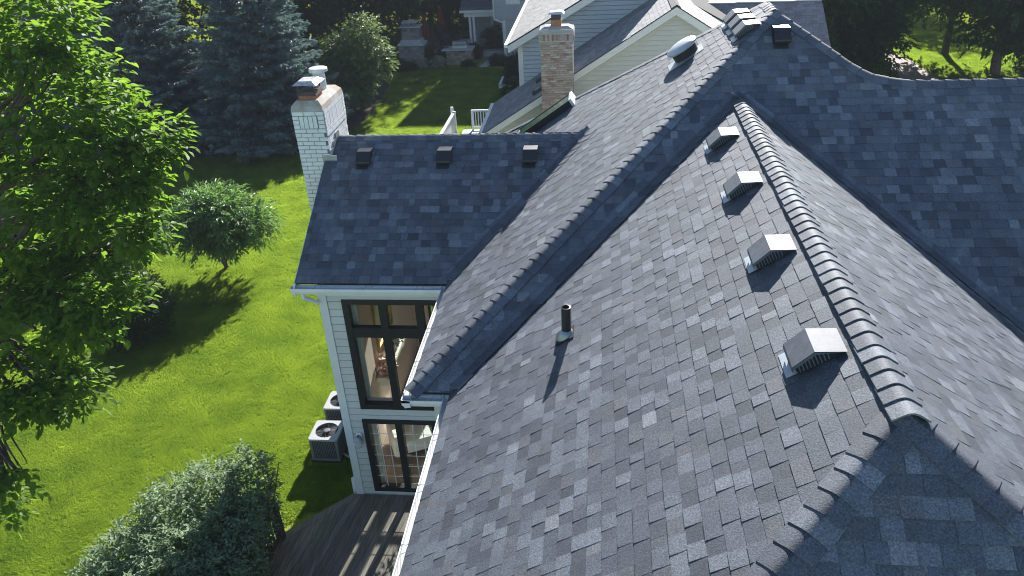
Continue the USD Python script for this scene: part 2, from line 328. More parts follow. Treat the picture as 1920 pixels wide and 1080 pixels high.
# hidden slopes behind: far hip side, right side, the back of each wing
def quad(m, *pts): m.add(pts, [[0, i, i+1] for i in range(1, len(pts)-1)])
zP = EZ+pL*(P0[0]-xL)
quad(roof, (*P1, zP), (4.4, 15.0, EZ), (3.0, 17.97, EZ), (xL, 17.97, EZ))
quad(roof, (*P0, zP-.03), (4.15, 12.12, zR-.05), (5.6, 13.6, EZ), (4.4, 15.0, EZ), (*P1, zP-.03))
quad(roof, (4.15, yR, zR-.03), (10.6, yR, zR-.03), (10.6, 16.5, EZ), (5.6, 16.5, EZ+.2))
quad(roof, (-4.98, yWr, zW-.006), (xWv, yWr, zW-.006), (xL, yWb, EZ), (-4.98, yWb, EZ))
roof_prim = build('roof', roof, 'roof_deck', house)

cam_p = np.array([0, 0, CAMZ])
fields = []
for i, (k, (pl, plan)) in enumerate(slopes.items()): fields += shingle_field(pl, plan, 100+i)
def px(c):
    d = np.asarray(c)-cam_p; z = d@_f; return 960+FPX*(d@_r)/z, 540-FPX*(d@_u)/z, z
def shows(s):
    x, y, z = px(s[3]); return z > 0 and 0 < x < 1920 and 0 < y < 1080
near = sorted([i for i, s in enumerate(fields) if shows(s) and len(s[0]) == 8], key=lambda i: np.linalg.norm(fields[i][3]-cam_p))[:300]
near_set = set(near)
rest = MB()
for i, (v, f, c, _) in enumerate(fields):
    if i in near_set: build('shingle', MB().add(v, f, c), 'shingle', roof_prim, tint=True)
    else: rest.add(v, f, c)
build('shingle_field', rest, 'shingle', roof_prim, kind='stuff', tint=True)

# ------------------------------------------------------------------ ridge and hip caps
def down(n, t):
    d = np.cross(t, n); d /= np.linalg.norm(d); return d if d[2] < 0 else -d
def caps(a, b, nl, nr, expo, w, lift, thick, seed, name='ridge_cap', curve=None, rnd=.05, tint=1.0):
    """Overlapping cap shingles from a (lapped end first) to b; nl, nr: the normals of the slopes on either side."""
    r = np.random.default_rng(seed)
    pts = np.array([a, b], float) if curve is None else np.array(curve, float)
    seg = np.linalg.norm(np.diff(pts, axis=0), axis=1); L = seg.sum(); cum = np.concatenate([[0], np.cumsum(seg)])
    at = lambda s: np.array([np.interp(s, cum, pts[:, k]) for k in range(3)])
    n = int(L/expo)
    for i in range(n):
        s0, s1 = i*expo, min((i+1.25)*expo, L)
        p, q = at(s0), at(s1); t = (q-p)/np.linalg.norm(q-p)
        dl, dr = down(nl, t), down(nr, t); up = nl+nr; up = up/np.linalg.norm(up)
        jit = r.normal(0, .010, 2); ww = w+r.normal(0, .005)
        tm = (dl+dr)*.5; tl_ = np.linalg.norm(tm); prof = [dl*ww, dl*ww*.55]
        for f_ in (1, .66, .33, 0, -.33, -.66, -1): prof.append((dl*max(f_, 0)+dr*max(-f_, 0))*rnd*1.25+tm*rnd*(1-abs(f_))**2*.55)
        prof += [dr*ww*.55, dr*ww]
        P = np.array(prof)
        h0, h1 = lift+thick, lift+.002
        A = p+P+up*h0+t*jit[0]; B = q+P+up*h1
        A2 = A-up*thick*.93; B2 = B-up*.002
        V = np.vstack([A, B, A2, B2]); k = len(P); F = []
        for j in range(k-1):
            F += [[j, j+1, k+j+1, k+j], [2*k+j, 2*k+j+1, j+1, j]]
        F += [[0, k, 3*k, 2*k], [k-1, 3*k-1, 4*k-1, 2*k-1][::-1]]
        F = [list(x) for x in F]
        # orient upwards
        nn = np.cross(V[F[0][1]]-V[F[0][0]], V[F[0][2]]-V[F[0][0]])
        if nn@up < 0: F = [x[::-1] for x in F]
        col = tones[r.choice(4, p=[.3, .35, .25, .1])]*r.uniform(.9, 1.1)*tint
        build(name, MB().add(V, F, col), 'shingle', roof_prim, tint=True, smooth=35)
nA, nR_, nF, nL_, nW, nD = (slopes[k][0].n for k in 'ARFLWD')
nWb = np.array([0, -nW[1], nW[2]]); nX = np.array([.54, 0, .84]); nY = np.array([0, .62, .78])
caps((xr, yf-.10, zA+.004), (xr, yv+.25, zA+.006), nA, nR_, .170, .150, .031, .017, 1, rnd=.055)
ridge_vent = MB()                                      # dark vent strip under the raised caps
for dd in (down(nA, np.array([0, 1., 0])), down(nR_, np.array([0, 1., 0]))):
    o = np.array([xr, yf+.05, zA+.008]); ridge_vent.frame(o, dd*.10, (0, yv-yf-.1, 0), (0, 0, .014))
build('ridge_vent', ridge_vent, 'vent_dark', roof_prim)
def line(p, q, f): return tuple(np.array(p)+(np.array(q)-np.array(p))*f)
hipFL = ((xA+.15, yF0+.14, EZ+.11), (xr, yf, zA)); hipFR = ((xR-.1, yF0+.1, EZ+.07), (xr, yf, zA))
caps(hipFL[0], line(*hipFL, 1.0), nA, nF, .165, .165, .011, .013, 2)
caps(hipFR[0], line(*hipFR, 1.0), nF, nR_, .165, .165, .011, .013, 3)
caps((xL+.1, yD+.1, EZ+.07), (*P0, zP), nL_, nD, .165, .155, .011, .013, 4)
caps((*P0, zP), (*P1, zP), nL_, nX, .165, .15, .011, .013, 5)
caps((xL+.06, 17.9, EZ+.05), (*P1, zP), nL_, nY, .165, .15, .012, .014, 6)
fz = [(x, y, EZ+pD*(y-yD)) for x, y in flare]
caps(None, None, nD, np.array([.38, .38, .84]), .20, .17, .011, .013, 7, curve=fz[4::-1])
caps(None, None, nD, np.array([0, .54, .84]), .20, .17, .011, .013, 8, curve=[fz[4], fz[5], fz[6]])
caps((-4.98, yWr, zW), (xWv+.3, yWr, zW-.01), nW, nWb, .165, .155, .011, .012, 9)

# woven valleys: bent shingles laid across where two slopes meet
def valley(a, b, nl, nr, w, seed):
    r = np.random.default_rng(seed); a, b = np.array(a, float), np.array(b, float); L = np.linalg.norm(b-a); t = (b-a)/L
    dl, dr = -down(nl, t), -down(nr, t); s0 = 0.0; up = unit_(nl+nr)
    while s0 < L-.05:
        e = .22*r.uniform(.92, 1.08); s1 = min(s0+e+.03, L); wl, wr = w*r.uniform(.85, 1.2), w*r.uniform(.85, 1.2); sl = r.uniform(.05, .10)
        prof = [(dl*wl, nl, 1), (dl*.07, nl, .6), (up*.020, up, .0), (dr*.07, nr, .6), (dr*wr, nr, 1)]
        P = [a+t*(s0+sl*k)+c+n_*.017 for c, n_, k in prof]; Q = [a+t*(s1+sl*k)+c+n_*.009 for c, n_, k in prof]; B = [p-n_*.013 for p, (c, n_, k) in zip(P, prof)]
        F = [q for j in range(4) for q in ([j, j+1, 5+j+1, 5+j], [10+j, 10+j+1, j+1, j])]; V = np.array(P+Q+B)
        if np.cross(V[1]-V[0], V[6]-V[0])@up < 0: F = [q[::-1] for q in F]
        build('valley_shingle', MB().add(V, F, tones[r.choice(4, p=[.25, .35, .28, .12])]*r.uniform(.92, 1.08)), 'shingle', roof_prim, tint=True, smooth=40); s0 += e
def unit_(q): return q/np.linalg.norm(q)
valley((xA+.12, yD+.12, EZ+.09), (xr, yv, zA), nA, nD, .15, 21)
valley((xR-.1, yD+.1, EZ+.07), (xr, yv, zA), nR_, nD, .15, 22)
valley((xL+.12, yW+.14, EZ+.08), (xWv, yWr, zW), nL_, nW, .15, 23)
# rake boards, fascia, soffit
fascia = MB()
fascia.box(-4.95, xL+.13, yW+.135, yW+.155, EZ-.16, EZ-.005)
fascia.box(xL+.13, xL+.15, yD+.15, yW+.135, EZ-.16, EZ-.005)
fascia.box(xL+.15, xA+.13, yD+.135, yD+.155, EZ-.16, EZ-.005)
fascia.box(xA+.13, xA+.15, yF0, yD+.135, EZ-.16, EZ-.005)
build('fascia', fascia, 'trim_white', house)
soffit = MB()
soffit.box(-4.95, xL+.16, yW+.156, 10.86, EZ-.155, EZ-.14)
soffit.box(xL+.151, -2.18, yD+.16, yW+.155, EZ-.155, EZ-.14)
soffit.box(-2.179, xA+.129, yD+.16, 8.02, EZ-.155, EZ-.14)
soffit.box(xA+.151, -1.66, yF0, yD+.158, EZ-.155, EZ-.14)
build('soffit', soffit, 'trim_white', house)
rake = MB()
rk = np.array([0, yWr-yW, zW-EZ]); rake.frame((-5.0, yW+.02, EZ-.17), (.03, 0, 0), rk, (0, 0, .155))
rk2 = np.array([0, yWb-yWr, EZ-zW]); rake.frame((-5.0, yWr+.02, zW-.16), (.03, 0, 0), rk2, (0, 0, .155))
build('rake_board', rake, 'trim_white', house)

def gutter(a, b, out, name='gutter', hang=.85, start=.4):
    """Open trough from a to b (plan); out: plan direction away from the roof; its lip lies on the line a-b."""
    a, b, out = np.array([*a, 0.]), np.array([*b, 0.]), np.array([*out, 0.]); L = np.linalg.norm(b-a); t = (b-a)/L
    prof = [(-.125, -.012), (-.125, -.115), (-.045, -.125), (-.012, -.07), (0, -.045), (0, -.004), (-.014, -.004), (-.014, -.04), (-.026, -.066), (-.052, -.112), (-.115, -.105), (-.115, -.012)]
    P = np.array([out*x+np.array([0, 0, EZ+z]) for x, z in prof]); n = len(P)
    m = MB(); i = np.arange(n); j = (i+1) % n
    V = np.vstack([a+P, b+P]); m.add(V, np.stack([i, j, j+n, i+n], 1))
    v, f = trimesh.creation.triangulate_polygon(Polygon(prof).buffer(0), engine='earcut')
    cap = lambda o: np.array([o+out*x+np.array([0, 0, EZ+z]) for x, z in [(-.12, -.01), (-.12, -.115), (-.045, -.125), (-.012, -.07), (-.001, -.045), (-.001, -.004)]])
    for o, s in ((a, 1), (b, -1)):
        c = cap(o); m.add(np.vstack([c, c+t*.004*s]), [[0, 1, 2, 3], [0, 3, 4, 5], [9, 8, 7, 6], [11, 10, 9, 6]])
    g = build(name, m, 'gutter_white', house)
    h = MB(); s = start
    while s < L-.1:                                   # bent wire hangers
        o = a+t*s
        h.path([o+out*.0+[0, 0, EZ+.0], o+out*(-.06)+t*.02+[0, 0, EZ+.012], o+out*(-.16)+[0, 0, EZ+.045]], .004, 4)
        h.path([o+out*(-.16)+[0, 0, EZ+.045], o+out*(-.16)+t*.1+[0, 0, EZ+.045], o+out*(-.03)+t*.13+[0, 0, EZ+.004]], .004, 4)
        s += hang
    if h.n: build('hanger', h, 'wire', g)
    leaf = MB()
    return g
gutter((-5.04, yW), (xL-.002, yW), (0, -1))
gutter((xL, yW+.12), (xL, yD+.0), (-1, 0))
gutter((xL+.0, yD), (xA-.002, yD), (0, -1))
gutter((xA, yD+.12), (xA, yF0), (-1, 0), start=.75)

# ------------------------------------------------------------------ house walls, siding, windows
YW, XG = 10.84, -4.70
wall = MB()
# windows in the front wall of the wing (x0,x1,z0,z1)
UP = (-4.25, -1.90, 2.67, 4.86); LOW = (-4.27, -2.30, 0.64, 2.29)
def wall_with_holes(m, x0, x1, z0, z1, holes, y0, y1):
    p = sbox(x0, z0, x1, z1)
    for h in holes: p = p.difference(sbox(h[0], h[2], h[1], h[3]))
    for g in getattr(p, 'geoms', [p]):
        e = trimesh.creation.extrude_polygon(g, y1-y0, engine='earcut'); v = np.array(e.vertices)
        m.add(np.column_stack([v[:, 0], y1-v[:, 2], v[:, 1]]), np.array(e.faces))
wall_with_holes(wall, XG, .8, 0, EZ-.15, [UP, LOW], YW+.02, YW+.14)
BACK = [(-4.2, -3.3, .8, 4.9), (-3.1, -2.2, .8, 4.9), (-2.0, -1.1, .8, 4.9)]
wall_with_holes(wall, XG, .8, 0, EZ-.15, BACK, 16.0, 16.14)
wall.box(XG, XG+.12, YW+.14, 16.0, 0, EZ-.15)
gab = Polygon([(YW+.02, EZ-.15), (16.14, EZ-.15), (16.14, EZ+.05), (yWr, zW-.06), (YW+.02, EZ+.05)])
e = trimesh.creation.extrude_polygon(gab, .12, engine='earcut'); v = np.array(e.vertices); wall.add(np.column_stack([XG+v[:, 2], v[:, 0], v[:, 1]]), np.array(e.faces))
wall.box(-2.18, -2.06, 8.0, YW, 0, EZ-.15)
wall.box(-2.06, -1.66, 8.0, 8.12, 0, EZ-.15)
wall.box(-1.66, -1.54, yF0+.4, 8.0, 0, EZ-.15)
wall.box(-1.54, xR-.3, yF0+.4, yF0+.52, 0, EZ-.15)
wall.box(xR-.42, xR-.3, yF0+.52, 8.0, 0, EZ-.15)
wall.box(xR-.3, 10.4, 8.0, 8.12, 0, EZ-.15)
wall.box(.8, .92, YW+.02, 17.6, 0, EZ-.15); wall.box(.92, 10.4, 17.48, 17.6, 0, EZ-.15); wall.box(10.28, 10.4, 8.12, 17.48, 0, EZ-.15)
build('wall', wall, 'siding_white', house)
bk_ = MB(); wall_with_holes(bk_, XG+.12, -2.19, .01, EZ-.17, [(h[0]-.05, h[1]+.05, h[2]-.05, h[3]+.05) for h in (UP, LOW)], YW+.0165, YW+.0195); build('siding_backing', bk_, 'siding_gap', house)
# lap siding of the wing's front wall, board by board
zb = 0.02; bh = .152
while zb < EZ-.2:
    zt = min(zb+bh-.018, EZ-.158)
    p = sbox(XG+.13, zb, -2.20, zt)
    for h in (UP, LOW): p = p.difference(sbox(h[0]-.07, h[2]-.07, h[1]+.07, h[3]+.07))
    for g in getattr(p, 'geoms', [p]):
        if g.is_empty or g.area < 2e-3: continue
        x0, z0, x1, z1 = g.bounds
        if g.area < .97*(x1-x0)*(z1-z0):                # a notched board: lay its pieces end to end
            cuts = sorted({x0, x1, *[c for h in (UP, LOW) for c in (h[0]-.07, h[1]+.07) if x0 < c < x1]})
            parts_ = [g.intersection(sbox(a, z0, b, z1)) for a, b in zip(cuts, cuts[1:])]
        else: parts_ = [g]
        m = MB()
        for q in parts_:
            if q.is_empty: continue
            a, c, b, d = q.bounds
            m.add([(a, YW+.0164, c), (b, YW+.0164, c), (b, YW-.003, c), (a, YW-.003, c), (a, YW+.0164, d), (b, YW+.0164, d), (b, YW+.006, d), (a, YW+.006, d)],
                  [[0, 3, 2, 1][::-1], [4, 7, 6, 5], [3, 2, 6, 7], [0, 3, 7, 4][::-1], [1, 2, 6, 5]])
        build('siding_board', m, 'siding_white', house)
    zb += bh
corner = MB(); corner.box(XG-.02, XG+.125, YW-.014, YW+.018, 0, EZ-.158); corner.box(XG-.022, XG-.001, YW+.0185, YW+.16, 0, EZ-.158)
build('corner_board', corner, 'trim_white', house)
frieze = MB(); frieze.box(XG+.126, -2.2, YW-.012, YW+.018, EZ-.30, EZ-.157); build('frieze_board', frieze, 'trim_white', house)
# upper window: transom row over tall panes
def window(win, vbars, hbars, name, bw=.085, sill=True, muntin=None):
    x0, x1, z0, z1 = win
    m = MB(); y0, y1 = YW-.03, YW+.10
    for q in ((x0-.07, x0+.035, z0-.07, z1+.06), (x1-.035, x1+.07, z0-.07, z1+.06)): m.box(q[0], q[1], y0, y1, q[2], q[3])
    m.box(x0+.035, x1-.035, y0+.003, y1, z1-.03, z1+.06); m.box(x0+.035, x1-.035, y0+.003, y1, z0-.07, z0+.035)
    for x, w in vbars: m.box(x-w/2, x+w/2, y0+.006, y1-.005, z0+.035, z1-.03)
    for z, w in hbars:
        xs = [x0+.035]+[b for x, ww in vbars for b in (x-ww/2, x+ww/2)]+[x1-.035]
        for a, b in zip(xs[::2], xs[1::2]): m.box(a, b, y0+.008, y1-.006, z-w/2, z+w/2)
    w = build(name, m, 'black_frame', house)
    xs = [x0+.035]+[b for x, ww in vbars for b in (x-ww/2, x+ww/2)]+[x1-.035]
    zs = [z0+.035]+[b for z, ww in hbars for b in (z-ww/2, z+ww/2)]+[z1-.03]
    for a, b in zip(xs[::2], xs[1::2]):
        for c, d in zip(zs[::2], zs[1::2]):
            build('pane', MB().box(a, b, YW+.03, YW+.036, c, d), 'window_glass', w)
            if muntin:
                g = MB(); nx, nz = muntin
                for k in range(1, nx): g.box(a+(b-a)*k/nx-.006, a+(b-a)*k/nx+.006, YW+.012, YW+.024, c, d)
                for k in range(1, nz): g.box(a, b, YW+.010, YW+.0115, c+(d-c)*k/nz-.006, c+(d-c)*k/nz+.006)
                build('muntin_grid', g, 'muntin', w)
    if sill:
        s_ = MB(); s_.box(x0+.03, x1-.03, YW+.101, YW+.20, z0-.02, z0+.03); build('sill', s_, 'trim_white', w)
    return w
window(UP, [(-3.63, .13), (-3.0, .13), (-2.36, .13)], [(4.26, .19)], 'window')
window(LOW, [(-3.66, .13), (-2.98, .12)], [], 'patio_door', muntin=(3, 6), sill=False)
# interior shell of the great room
room = MB()
room.box(XG+.1205, .78, YW+.141, 15.99, .44, .47)
build('interior_floor', room, 'wood_floor', house)
iw = MB()
iw.box(XG+.121, XG+.14, YW+.145, 15.98, .471, 5.05); iw.box(.76, .78, YW+.145, 15.98, .471, 5.05); iw.box(XG+.141, .759, YW+.145, 15.98, 5.051, 5.07)
wall_with_holes(iw, XG+.141, .759, .471, 5.05, BACK, 15.975, 15.995)
# chimney breast inside the gable wall
build('interior_wall', iw, 'beige_wall', house)
for b in BACK:
    m = MB()
    for q in ((b[0], b[0]+.05, b[2], b[3]), (b[1]-.05, b[1], b[2], b[3]), (b[0]+.05, b[1]-.05, b[2], b[2]+.05), (b[0]+.05, b[1]-.05, b[3]-.05, b[3]), (b[0]+.05, b[1]-.05, 3.55, 3.65)): m.box(q[0], q[1], 16.02, 16.1, q[2], q[3])
    w = build('window', m, 'black_frame', house); build('pane', MB().box(b[0]+.05, b[1]-.05, 16.05, 16.056, b[2]+.05, b[3]-.05), 'window_glass', w)
# downspouts and the white drain elbow at the foot of the corner
ds = MB(); ds.path([(-4.86, yW+.06, EZ-.12), (-4.86, yW+.06, EZ-.2), (-4.72, YW-.03, EZ-.42)], .035, 8); build('gutter_outlet', ds, 'gutter_white', house)
dr = MB(); dr.path([(-4.79, 10.95, .75), (-4.79, 10.95, .32), (-4.83, 10.85, .22), (-4.86, 10.72, .20), (-4.80, 10.62, .20)], .045, 10); build('drain_elbow', dr, 'white_pvc', house)

# ------------------------------------------------------------------ white brick chimney (a part of the house, its bricks sub-parts)
cx0, cx1, cy0, cy1, cz1 = -5.43, -4.86, 12.93, 14.12, 7.52
core = MB(); core.box(cx0+.012, cx1-.012, cy0+.012, cy1-.012, 0, cz1)
chim = build('chimney', core, 'mortar_grey', house)
def brick_faces(parent, x0, x1, y0, y1, ztop, zbot, bl=.205, bhh=.067, mj=.011, name='brick', material='brick_white', soldier=True, faces='fr', individual=True, tintf=None, proud=.0, r=None):
    r = r or np.random.default_rng(3); rest = MB(); count = 0
    for face in faces:
        W_ = (x1-x0) if face in 'fb' else (y1-y0)
        z = ztop; row = 0
        while z > zbot:
            sol = soldier and row == 1
            hh = bhh*3+mj*2 if sol else bhh
            if sol:
                spans = []; e0 = .12
                for k in range(3):
                    spans += [(0, e0-mj, -k*(bhh+mj)-bhh, bhh), (W_-e0+mj, W_, -k*(bhh+mj)-bhh, bhh)]
                n = int((W_-2*e0)/(bhh+mj*.6)); s = (W_-2*e0)/n
                spans += [(e0+k*s, e0+(k+1)*s-mj, -hh, hh) for k in range(n)]
            else:
                off = (bl+mj)*.5 if row % 2 else 0; spans = []; a = -off
                while a < W_-.01:
                    b = min(a+bl, W_); aa = max(a, 0)
                    if b-aa > .03: spans.append((aa, b, -hh, hh))
                    a += bl+mj
            for a, b, dz, h in spans:
                j = r.uniform(0, .004)+(.012 if row <= 3 and soldier else 0)
                o = .03
                if face == 'f': q = (x0+a, x0+b, y0-j-proud, y0+o)
                elif face == 'r': q = (x1-o, x1+j+proud, y0+a, y0+b)
                elif face == 'l': q = (x0-j-proud, x0+o, y0+a, y0+b)
                else: q = (x0+a, x0+b, y1-o, y1+j+proud)
                if face in 'rl': q = (q[0], q[1], q[2]+.0005 if a > 0 else q[2]+o+.001, q[3])
                m = MB() if individual else rest
                m.box(*q, z+dz, z+dz+h, tintf(r) if tintf else None)
                if individual and count < 290: build(name, m, material, parent); count += 1
                elif individual: rest.add(*[m.get()[0], m.get()[1]])
            z -= hh+mj; row += 3 if sol and False else 1
    if rest.n: build(name+'_field', rest, material, parent, kind='stuff', tint=tintf is not None)
brick_faces(chim, cx0, cx1, cy0, cy1, cz1, 5.2)
crown = MB()
def frustum(m, x0, x1, y0, y1, z0, z1, d, c=None):
    m.add([(x0, y0, z0), (x1, y0, z0), (x1, y1, z0), (x0, y1, z0), (x0+d, y0+d, z1), (x1-d, y0+d, z1), (x1-d, y1-d, z1), (x0+d, y1-d, z1)],
          [[3, 2, 1, 0], [4, 5, 6, 7], [0, 1, 5, 4], [1, 2, 6, 5], [2, 3, 7, 6], [3, 0, 4, 7]], c)
frustum(crown, cx0-.012, cx1+.012, cy0-.012, cy1+.012, cz1+.002, cz1+.10, .02); frustum(crown, cx0+.008, cx1-.008, cy0+.008, cy1-.008, cz1+.10, cz1+.18, .075)
build('crown', crown, 'crown_concrete', chim)
fl = MB(); fl.box(-5.30, -4.99, 13.06, 13.42, cz1+.15, cz1+.27); build('flue_liner', fl, 'clay_flue', chim)
cp = MB(); frustum(cp, -5.32, -4.97, 13.04, 13.44, cz1+.25, cz1+.32, .02)
for x in (-5.29, -5.01):
    for y in (13.07, 13.40): cp.box(x-.01, x+.01, y-.01, y+.01, cz1+.33, cz1+.46)
build('flue_cap', cp, 'cap_rust', chim)
ct = MB(); frustum(ct, -5.37, -4.93, 13.0, 13.48, cz1+.44, cz1+.50, .09); build('cap_lid', ct, 'cap_metal', chim)
rc = MB(); rc.lathe([(.0, .0), (.11, 0), (.11, .34), (.17, .345), (.17, .40), (.155, .41), (0, .415)], (-5.14, 13.80, cz1+.15), 24); build('round_cap', rc, 'cap_light', chim, smooth=30)
flash = MB()
for k in range(6):
    y = 12.97+k*.185; z = EZ+pW*(y-yW)
    if y > yWr: break
    flash.box(cx1+.006, cx1+.016+.002*k, y, y+.19, z, z+.16)
flash.box(cx1-.15, cx1+.12, cy0-.012, cy0-.004, EZ+pW*(cy0-yW)-.02, EZ+pW*(cy0-yW)+.10)
build('flashing', flash, 'lead', chim)

# ------------------------------------------------------------------ things on the roof
def on_slope(name, plane, x, y, label, cat, group=None, h=0.0):
    """An Xform standing on a slope: local x along the eave, y up the slope, z off the roof."""
    u, v = plane.uv([(x, y)])[0]; o = plane.p3(u, v, h)
    t = UsdGeom.Xform.Define(stage, fresh('/World/'+name))
    t.AddTransformOp().Set(Gf.Matrix4d(*plane.u, 0, *plane.v, 0, *plane.n, 0, *o, 1))
    return tag(t.GetPrim(), label, cat, group)
def copy_on_slope(src, plane, x, y, label):
    was = src.GetCustomData(); t = on_slope(src.GetName().split('_0')[0], plane, x, y, label, was['category'], was.get('group'))
    t.GetReferences().AddInternalReference(src.GetPath()); t.SetInstanceable(True); return t
def box_vent(plane, x, y, label, group, w=.34, cap='vent_cap', like=None):
    t = on_slope('roof_vent', plane, x, y, label, 'roof vent', group)
    h = w/2
    fl = MB(); fl.box(-h-.01, h-.03, -.15, .34, .010, .014); build('flange', fl, 'galvanized' if cap == 'vent_cap' else 'black_metal', t)
    b = MB(); b.box(-h+.035, h-.035, -.03, .16, .018, .098); build('body', b, 'vent_dark', t)
    prof = [(-.075, .085), (-.06, .105), (.15, .150), (.36, .022)]
    hd = MB()
    for (a, za), (c, zc) in zip(prof[:-1], prof[1:]):
        hd.add([(-h, a, za), (h, a, za), (h, c, zc), (-h, c, zc), (-h, a, za-.006), (h, a, za-.006), (h, c, zc-.006), (-h, c, zc-.006)], [[0, 1, 2, 3], [7, 6, 5, 4], [0, 3, 7, 4], [1, 5, 6, 2], [0, 4, 5, 1], [3, 2, 6, 7]])
    for sx in (-1, 1):                                  # folded side lips
        x0 = sx*h; dx = -sx*.006
        for (a, za), (c, zc) in zip(prof[:-1], prof[1:]):
            lo = .03
            hd.add([(x0, a, za), (x0, c, zc), (x0, c, max(zc-lo, .018)), (x0, a, max(za-lo, .018)), (x0+dx, a, za), (x0+dx, c, zc), (x0+dx, c, max(zc-lo, .018)), (x0+dx, a, max(za-lo, .018))], [[0, 1, 2, 3], [7, 6, 5, 4], [3, 2, 6, 7]] if sx < 0 else [[3, 2, 1, 0], [4, 5, 6, 7], [7, 6, 2, 3]])
    hd.box(-h, h, -.079, -.073, .05, .086)
    build('hood', hd, cap, t)
    lv = MB()
    for k in range(9):
        a = -h+.045+k*(w-.09)/8; lv.box(a-.006, a+.006, -.045, -.031, .02, .09)
    build('louvers', lv, 'black_metal', t)
    sp_ = [(-.045, .016), (.335, .016), (.15, .138), (-.05, .096)]
    for sx in (-1, 1):                                  # louvred cheeks under the hood
        x0, x1 = sorted((sx*(h-.010), sx*(h-.022))); V = [(x, a, z) for x in (x0, x1) for a, z in sp_]
        build('side_panel', MB().add(V, [[3, 2, 1, 0], [4, 5, 6, 7], [0, 1, 5, 4], [1, 2, 6, 5], [2, 3, 7, 6], [3, 0, 4, 7]]), 'vent_dark', t)
        fn = MB()
        for k in range(9):
            a = -.03+k*.030; zt = min(.096+.21*(a+.05), .138-.66*(a-.15) if a > .15 else 1)-.012
            if zt > .04: x0, x1 = sorted((sx*(h-.009), sx*(h-.001))); fn.frame((x0, a, .026), (x1-x0, 0, 0), (0, .010, 0), (0, .012, zt-.026))
        build('fins', fn, 'vent_cap' if cap == 'vent_cap' else 'black_metal', t)
    return t
plA, plW, plD, plLs = (slopes[k][0] for k in 'AWDL')
g1 = 'box vents in a row beside the near ridge'
v1 = box_vent(plA, 1.63, 5.34, 'grey metal box vent nearest the lower end of the humped ridge', g1)
copy_on_slope(v1, plA, 1.62, 7.10, 'grey box vent second from the near end of the humped ridge')
copy_on_slope(v1, plA, 1.61, 8.86, 'grey box vent third from the near end of the humped ridge')
copy_on_slope(v1, plA, 1.60, 10.58, 'grey box vent at the far upper end of the humped ridge near the valley')
g2 = 'black box vents in a row on the shaded wing'
w1 = box_vent(plW, -4.23, 12.86, 'black box vent on the shaded wing roof, next to the white brick chimney', g2, cap='black_metal', w=.25)
copy_on_slope(w1, plW, -2.76, 12.86, 'black box vent in the middle of the row on the shaded wing roof')
copy_on_slope(w1, plW, -1.22, 12.86, 'black box vent on the shaded wing roof nearest the sunlit slope')
copy_on_slope(w1, plD, 2.82, 12.78, 'lone black box vent high on the shaded face just below the peak')
g3 = 'three box vents close together near the peak'
copy_on_slope(v1, plLs, 2.25, 13.22, 'front one of three bright box vents packed together near the peak')
copy_on_slope(v1, plLs, 2.25, 13.74, 'middle one of three bright box vents packed together near the peak')
copy_on_slope(v1, plLs, 2.24, 14.26, 'rear one of three bright box vents packed together near the peak')
for k in ('roof_vent_008', 'roof_vent_009', 'roof_vent_010'): stage.GetPrimAtPath('/World/'+k).SetCustomDataByKey('group', g3)
stage.GetPrimAtPath('/World/roof_vent_007').SetCustomDataByKey('group', 'black box vents on the shaded roof faces')
# power vent: a shallow dome over a dark drum
pv = on_slope('power_vent', plLs, 1.52, 14.12, 'large round metal dome vent with dark side on the sunlit roof slope', 'roof vent')
m = MB(); m.box(-.10, .32, -.38, .30, .010, .014); build('flange', m, 'galvanized', pv)
m = MB(); m.lathe([(.0, .018), (.23, .018), (.23, .20), (0, .20)], n=28); build('drum', m, 'vent_dark', pv, smooth=30)
m = MB(); m.lathe([(.26, .15), (.285, .17), (.285, .195), (.26, .22), (.20, .245), (.10, .258), (0, .26)], n=32); m.lathe([(.0, .16), (.24, .16), (.26, .15)], n=32); build('dome', m, 'galvanized', pv, smooth=40)
# skylight near the far hip
sk = on_slope('skylight', plLs, -1.15, 16.25, 'long narrow skylight with white head flashing and green glass on the far roof slope', 'skylight')
m = MB()
for q in ((-.28, -.24, -.7, .7), (.24, .28, -.7, .7), (-.24, .24, -.7, -.66), (-.24, .24, .66, .7)): m.box(*q, .01, .15)
build('frame', m, 'black_frame', sk)
m = MB(); m.box(-.30, .30, .701, .76, .01, .165); build('head_flashing', m, 'trim_white', sk)
m = MB(); m.box(-.235, .235, -.655, .655, .125, .14); build('glass', m, 'dark_glass', sk)
# plumbing pipe
plumb = thing('vent_pipe', 'black plumbing vent pipe standing alone on the big near slope', 'vent pipe', loc=(-.378, 7.656, EZ+pA*(-.378-xA)))
m = MB(); m.lathe([(.056, -.05), (.056, .40), (.046, .402), (.046, .06), (0, .06)], n=20); build('pipe', m, 'pvc_black', plumb, smooth=35)
m = MB(); m.lathe([(.115, -.06), (.105, .04), (.075, .075), (.058, .09)], n=20); build('collar', m, 'lead', plumb, smooth=35)
fp = MB(); nA_ = plA.n; o = nA_*.017; fp.frame(o-plA.u*.13-plA.v*.14, plA.u*.26, plA.v*.26, nA_*.002); build('flange', fp, 'roof_deck', plumb)

